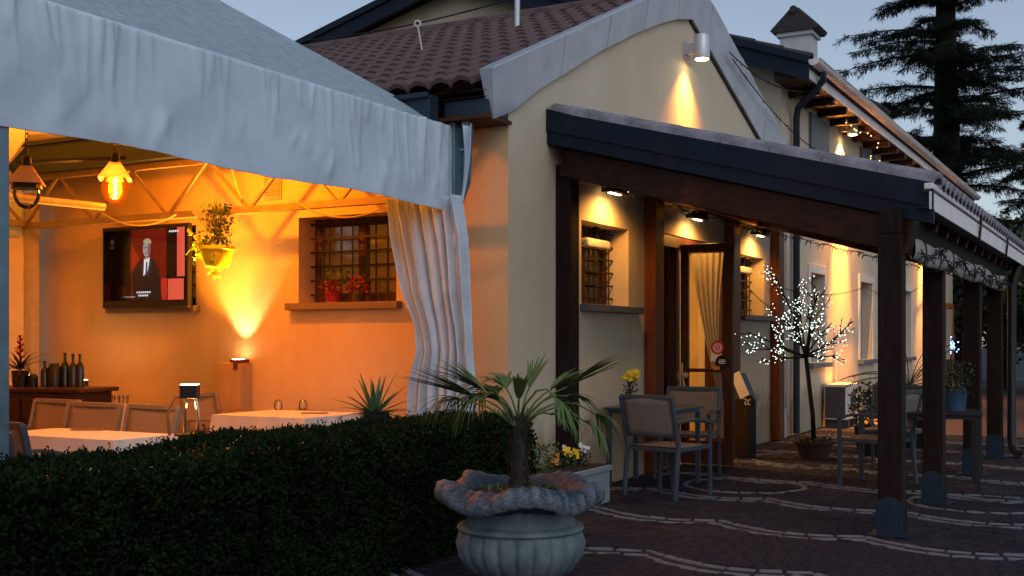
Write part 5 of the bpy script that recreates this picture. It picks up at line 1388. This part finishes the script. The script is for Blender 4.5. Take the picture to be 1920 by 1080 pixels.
# big potted cycad palm by the facade
cy_ = PD(1705, 800, 14.8); cy_.z = 0
cyt = thing('potted_cycad', 'large dark arching cycad in a black pot before the house wall', 'palm', cy_)
MB().lathe([(.20, 0), (.27, .42), (.30, .44), (.29, .47), (.01, .45)], 24).build('pot', 'black_plastic', cyt, smooth=40)
MB().tube([(0, 0, .4), (0, 0, .8)], [.11, .09], 12).build('trunk', 'palm_bark', cyt)
for k in range(17):
    a = k * 2.4; el_ = R(random.uniform(15, 62)); q = MB(); p = Vector((0, 0, .78)); d = Vector((math.cos(a) * math.cos(el_), math.sin(a) * math.cos(el_), math.sin(el_))); n = 26
    sd_ = d.cross(Vector((0, 0, 1))).normalized(); pts = []
    for i in range(n):
        pts.append(p.copy()); 
        for s_ in (-1, 1):
            if i > 3: leaf_quad(q, p, sd_ * s_ + d * .5 + Vector((0, 0, -.1)), Vector((0, 0, 1)), .16 * math.sin(math.pi * (i + 2) / (n + 3)) + .02, .008)
        p = p + d * .036; d = (d + Vector((0, 0, -.045))).normalized()
    q.tube(pts, .006, 4); q.build('frond', 'leaf_dark', cyt)
sp_ = PD(1633, 775, 13.6); sp_.z = 0
t = thing('potted_shrub', 'bushy potted plant with drooping leaves beside the cycad', 'plant', sp_)
MB().lathe([(.15, 0), (.20, .36), (.18, .36), (.01, .34)], 18).build('pot', 'black_plastic', t, smooth=40)
q = MB()
for k in range(520):
    v_ = rv() * .27 * random.random() ** .4; leaf_quad(q, (v_.x, v_.y, .60 + v_.z * 1.1), rv() + Vector((0, 0, -.4)), rv(), .06, .016)
for k in range(7): q.tube([(0, 0, .34), (random.gauss(0, .1), random.gauss(0, .1), .7)], .006, 4)
q.build('foliage', 'leaf_dark', t)

# menu stand with a wipe dispenser disc
ms = thing('menu_stand', 'black pedestal stand with a tilted white sheet and a round black badge', 'stand', (.43, 4.90, 0), R(-12))
MB().box(-.10, .10, -.08, .08, 0, .70).build('pedestal', 'black_plastic', ms, bevel=.01)
Mt = Matrix.Rotation(R(-26), 3, 'Y')
MB().obox((.0, -.02, .84), (.05, .20, .30), M=Mt).build('sheet_holder', 'black_plastic', ms, bevel=.004)
MB().obox((-.0, -.128, .85), (.13, .006, .30), M=Mt).build('sheet', 'paper', ms)
disc(MB(), .085, -.105, -.085, c=(.09, .66)).build('badge', 'black_plastic', ms)
for k, (x, z, l, a) in enumerate(((.05, .69, .05, .5), (.085, .67, .06, .9), (.11, .68, .04, -.4), (.10, .63, .05, .2), (.06, .64, .04, 1.4))):
    MB().obox((x, -.108, z), (l, .004, .014), M=Matrix.Rotation(a, 3, 'Y')).build('badge_mark', 'paper', ms)

# ================================================================== LED TREE
lt0 = Vector((1.15, 5.20, 0)); LD = 12.85
pot = thing('plant_pot', 'round brown clay pot of the illuminated tree', 'pot', lt0)
MB().lathe([(.16, 0), (.205, .16), (.235, .17), (.24, .21), (.215, .215), (.20, .18), (.01, .17)], 28).build('pot', 'pot_clay', pot, smooth=40)
MB().lathe([(.20, .185), (.1, .20), (.01, .205)], 20).build('soil', 'soil', pot)
q = MB()
for k in range(260): a = random.uniform(0, 6.28); r = .22 * math.sqrt(random.random()); leaf_quad(q, (r * math.cos(a), r * math.sin(a), .2), rv() + Vector((0, 0, .5)), rv(), .05, .014)
tag(q.build('ground_cover', 'leaf_dark', pot), kind='stuff')
led = thing('light_tree', 'bare artificial tree covered in small white lights on the terrace', 'light tree', lt0 + Vector((0, 0, .19)))
LB = Vector(led.location)
def lp(px, py, dd=0): return PD(px, py, LD + dd) - LB
tr_ = MB(); tr_.tube([(0, 0, -.02), lp(1524, 780), lp(1517, 720), lp(1511, 668)], [.028, .026, .024, .022], 8); tr_.build('trunk', 'bark', led, smooth=40)
fork = lp(1511, 668); bulbs = MB(); brn = MB()
def branch(a, b, r0, lev):
    mid = a.lerp(b, .5) + rv() * (b - a).length * .10; pts = [a, mid, b]; brn.tube(pts, [r0, r0 * .7, r0 * .4], 5, caps=False)
    L_ = (b - a).length
    nb = int(L_ / .05 * (1.0 if lev > 0 else .6))
    for k in range(nb):
        t = random.uniform(.15 if lev else .35, 1.02); p = a.lerp(mid, t * 2) if t < .5 else mid.lerp(b, t * 2 - 1); e = p + rv() * random.uniform(.012, .05); bulbs.octa(e, random.uniform(.0045, .0085))
    if lev < 2:
        for k in range(5 if lev == 0 else 3):
            t = random.uniform(.3, .95); p = a.lerp(mid, t * 2) if t < .5 else mid.lerp(b, t * 2 - 1)
            d = ((b - a).normalized() + rv() * .8 + Vector((0, 0, .15))).normalized(); branch(p, p + d * L_ * random.uniform(.2, .4), r0 * .55, lev + 1)
for (px, py, dd) in ((1455, 520, 0), (1497, 535, .3), (1535, 545, -.3), (1400, 622, .1), (1410, 655, -.3), (1430, 680, .15), (1560, 605, .2), (1600, 602, -.1), (1575, 665, .25), (1540, 600, .5), (1470, 600, .45), (1480, 610, -.5), (1550, 640, -.5), (1515, 575, 0)):
    branch(fork + rv() * .01, lp(px, py, dd), .014, 0)
brn.build('branches', 'bark', led); tag(bulbs.build('bulbs', 'led_white', led), kind='stuff')

# ================================================================== AIR CONDITIONER
ac = thing('air_conditioner', 'white outdoor air conditioning unit on feet against the house wall', 'air conditioner', (.25, 10.55, 0))
MB().box(-.20, .15, -.40, .40, .12, .68).build('casing', 'ac_case', ac, bevel=.012)
MB().box(-.18, .13, -.408, -.4005, .15, .64).build('end_grille', 'ac_dark', ac)
MB().tube([(.152, .08, .40), (.158, .08, .40)], .21, 24).build('fan_guard', 'ac_dark', ac)
for y in (-.3, .3): MB().box(-.2, .17, y - .03, y + .03, .0, .12).build('foot', 'ac_dark', ac)
MB().tube([(.0, .40, .3), (-.1, .46, .32), (-.22, .47, .36), (-.235, .47, 1.6)], .02, 6).build('pipe', 'trim_pale', ac)

# bulkhead lamps in the reveals
for (w_, lab) in ((W2, 'unlit white bulkhead lamp in the top of the barred window by the wall post'), (W3, 'unlit white bulkhead lamp in the barred window behind the light tree')):
    t = thing('bulkhead_lamp', lab, 'lamp', (-.155, (w_[0] + w_[1]) / 2 + .1, w_[3] - .16), 0, 'bulkhead lamps in the window reveals')
    MB().box(-.06, .05, -.26, .26, -.05, .035).build('body', 'trim_pale', t, bevel=.025); MB().box(-.02, .02, -.02, .02, .035, .158).build('bracket', 'black_metal', t)

# ================================================================== STRING LIGHTS
a = PX(1368, 98, .12); b = PX(1505, 172, .35)
garland('string_lights', 'unlit bulb string from the gable edge to the house downpipe', catenary(a, b, .12), 0.045, 26, .008)
b = PX(1560, 297, .25); garland('string_lights', 'unlit bulb string dropping from the gable edge past the grey shutter', catenary(a + Vector((0, .1, -.05)), b, .18), .045, 30, .007)
garland('string_lights', 'string of lit warm bulbs along the house eave', [Vector((.36 - .3 * (k > 6), 10.2 + .45 * k, 4.88 - .05 * math.sin(k * 1.1) - .1 * (k > 6))) for k in range(28)], 0, 46, .006, 'led_warm', .012)
garland('string_lights', 'unlit wiry light string looped along the portico wall beam', [Vector((.20, 1.2 + 5.5 * k / 50, 2.80 - .05 * abs(math.sin(k * .5)))) for k in range(51)], .06, 220, .005)
garland('string_lights', 'unlit icicle light string along the far portico beam', [Vector((.25 + 2.6 * k / 40, PE - .2, zr(.25 + 2.6 * k / 40) - .43 - .03 * abs(math.sin(k * .6)))) for k in range(41)], .08, 200, .005)
garland('string_lights', 'thin unlit light string across the lower house facade', catenary((.04, 7.1, 2.15), (.04, 13.2, 2.35), .15) + catenary((.04, 13.2, 2.35), (.04, 19.5, 2.7), .22)[1:], .03, 70, .006)
garland('string_lights', 'thin unlit cable curving across the narrow barred window reveal', catenary(PX(1400, 535, .02), PX(1462, 585, .06), .05), .02, 16, .005)

# ================================================================== FAR TERRACE END
fd = MB().box(.02, .06, 22.5, 22.62, 0, 2.34).box(.02, .06, 25.2 - 1.3, 25.32 - 1.3, 0, 2.34).box(.02, .06, 22.62, 23.9, 2.22, 2.34)
fdo = fd.build('door', 'frame_orange', house); MB().box(.005, .018, 22.62, 23.9, 0, 2.22).build('pane', 'black_plastic', fdo)
cur = drape(lambda v: 0, lambda v: 1.05 - .55 * v, .9, 2.2, .02, 6); co = tag(cur.build('door_curtain', 'curtain_cream', None, smooth=True), 'pale net curtain at the far orange-framed door', 'curtain'); co.location = (.06, 22.7, 0); co.rotation_euler = (0, 0, R(90))
bs = PX(1786, 647, .12); bl = thing('blue_light_cluster', 'small cluster of blue lights beside the far orange-framed door', 'lights', bs)
q = MB()
for k in range(40): q.octa(rv() * .22 * random.random(), .022)
tag(q.build('bulbs', 'led_blue', bl), kind='stuff'); MB().tube([(-.1, 0, 0), (0, 0, 0), (.02, .02, .2)], .01, 4).build('wire', 'wire', bl)
ft = G(1925, 700, .76); 
t = thing('outdoor_table', 'far outdoor table under a pale cloth beyond the portico', 'table', (3.4, 17.2, 0))
MB().box(-.5, .5, -.5, .5, .72, .75).build('table_top', 'sideboard', t)
for sx in (-1, 1):
    for sy in (-1, 1): MB().box(sx * .44 - .03, sx * .44 + .03, sy * .44 - .03, sy * .44 + .03, 0, .72).build('leg', 'chair_frame', t)
o = tag(MB().hexa([(-.56, -.56, .42), (.56, -.56, .42), (.56, .56, .42), (-.56, .56, .42), (-.51, -.51, .758), (.51, -.51, .758), (.51, .51, .758), (-.51, .51, .758)]).build('tablecloth', 'cloth', None), 'pale cloth draped over the far outdoor table', 'tablecloth'); o.location = (3.4, 17.2, 0)
cl = thing('candle_lamp', 'small glowing red candle lamp on the far table', 'lamp', (3.35, 17.0, .76))
MB().lathe([(.06, 0), (.075, .10), (.06, .22), (.01, .22)], 14).build('glass', 'lamp_far', cl, smooth=40); MB().lathe([(.065, .222), (.07, .25), (.01, .26)], 14).build('lid', 'paper', cl)

# ================================================================== TREES
def conifer(x, y, h, r0, lab, zmin, reach, seed, nw, dens=1.0):
    random.seed(seed)
    t = thing('cedar_tree', lab, 'tree', (x, y, 0), 0, 'trees behind the house')
    q = MB(); q.tube([(0, 0, 0), (.05, 0, h * .35), (0, .05, h * .7), (0, 0, h)], [r0, r0 * .8, r0 * .5, .04], 10)
    crown = MB()
    for k in range(nw):
        f = (k + random.random()) / nw; z = zmin + (h - zmin) * f
        L = reach * (1 - f) ** .9 * random.uniform(.55, 1.12) + .35; a = random.uniform(0, 6.28)
        d = Vector((math.cos(a), math.sin(a), random.uniform(.06, .30))).normalized(); p = Vector((0, 0, z)); pts = []; n = 9
        for i in range(n + 1):
            pts.append(p.copy()); p = p + d * L / n; d = (d + Vector((0, 0, -.06 if i < n * .6 else .01))).normalized()
        q.tube(pts, [max(.012, .075 * (1 - f * .6) * (1 - i / n)) for i in range(n + 1)], 5, caps=False)
        sd_ = Vector((-math.sin(a), math.cos(a), 0))
        for i in range(1, n + 1):
            for s_ in (-1, 1):
                for rep in range(2):
                    sl_ = L * .30 * (1 - (i / n) * .62) * random.uniform(.4, 1.1); b = pts[i].lerp(pts[i - 1], random.random())
                    e = b + (sd_ * s_ * random.uniform(.6, 1) + (pts[i] - pts[i - 1]).normalized() * .7 + Vector((0, 0, random.uniform(-.35, .05)))).normalized() * sl_
                    m_ = max(3, int(sl_ / .075 * dens))
                    for j in range(m_):
                        c_ = b.lerp(e, (j + random.random()) / m_) + Vector((0, 0, random.uniform(-.05, .02)))
                        for g in range(5):
                            leaf_quad(crown, c_ + rv() * .03, rv() + Vector((0, 0, -.55)) + (e - b).normalized() * .9, rv(), random.uniform(.12, .26), random.uniform(.007, .014))
    q.build('trunk', 'bark', t, smooth=50); crown.build('crown', 'conifer', t)
    return t
tb = PD(1772, 641, 34.5)
conifer(tb.x, tb.y, 17.5, .52, 'tall dark cedar with layered branches behind the house', 3.0, 5.6, 11, 120, 1.5)
tb = PD(1950, 641, 38); conifer(tb.x, tb.y, 9.0, .4, 'dark cedar standing at the far end of the courtyard', 1.2, 4.8, 5, 56)
tb = PD(1650, 641, 44); conifer(tb.x, tb.y, 10.5, .4, 'lower dark cedar peeping over the house roof', 3, 3.8, 23, 40)
def leafy(x, y, h, r, lab, n, seed):
    random.seed(seed)
    t = thing('broadleaf_tree', lab, 'tree', (x, y, 0), 0, 'trees behind the house')
    q = MB(); q.tube([(0, 0, 0), (.05, .05, h * .4), (0, 0, h * .8)], [.22, .16, .06], 8); cen = []
    for k in range(26):
        v_ = rv() * r * random.uniform(.3, .95); c_ = Vector((v_.x, v_.y, h * .55 + v_.z * h / r * .40)); cen.append(c_); q.tube([(0, 0, h * .3), c_ * .6 + Vector((0, 0, h * .12)), c_], [.07, .04, .015], 5)
    q.build('trunk', 'bark', t); m_ = MB()
    for k in range(n):
        c_ = random.choice(cen); v_ = rv() * r * .36 * random.random() ** .5; p = c_ + v_
        if p.z > .1: leaf_quad(m_, p, rv(), rv(), random.uniform(.10, .2), random.uniform(.04, .07))
    m_.build('crown', 'leaf_dark', t)
for k, (px, D, h, r, lab) in enumerate(((1880, 33, 4.6, 2.6, 'dense dark tree at the end of the courtyard behind the far table'), (1990, 30, 5.0, 2.8, 'dense dark tree at the courtyard side beyond the gutter'), (1945, 39, 6.5, 3.2, 'taller dark round tree behind the courtyard shrubs'))):
    p = PD(px, 641, D); leafy(p.x, p.y, h, r, lab, 7000, 40 + k)
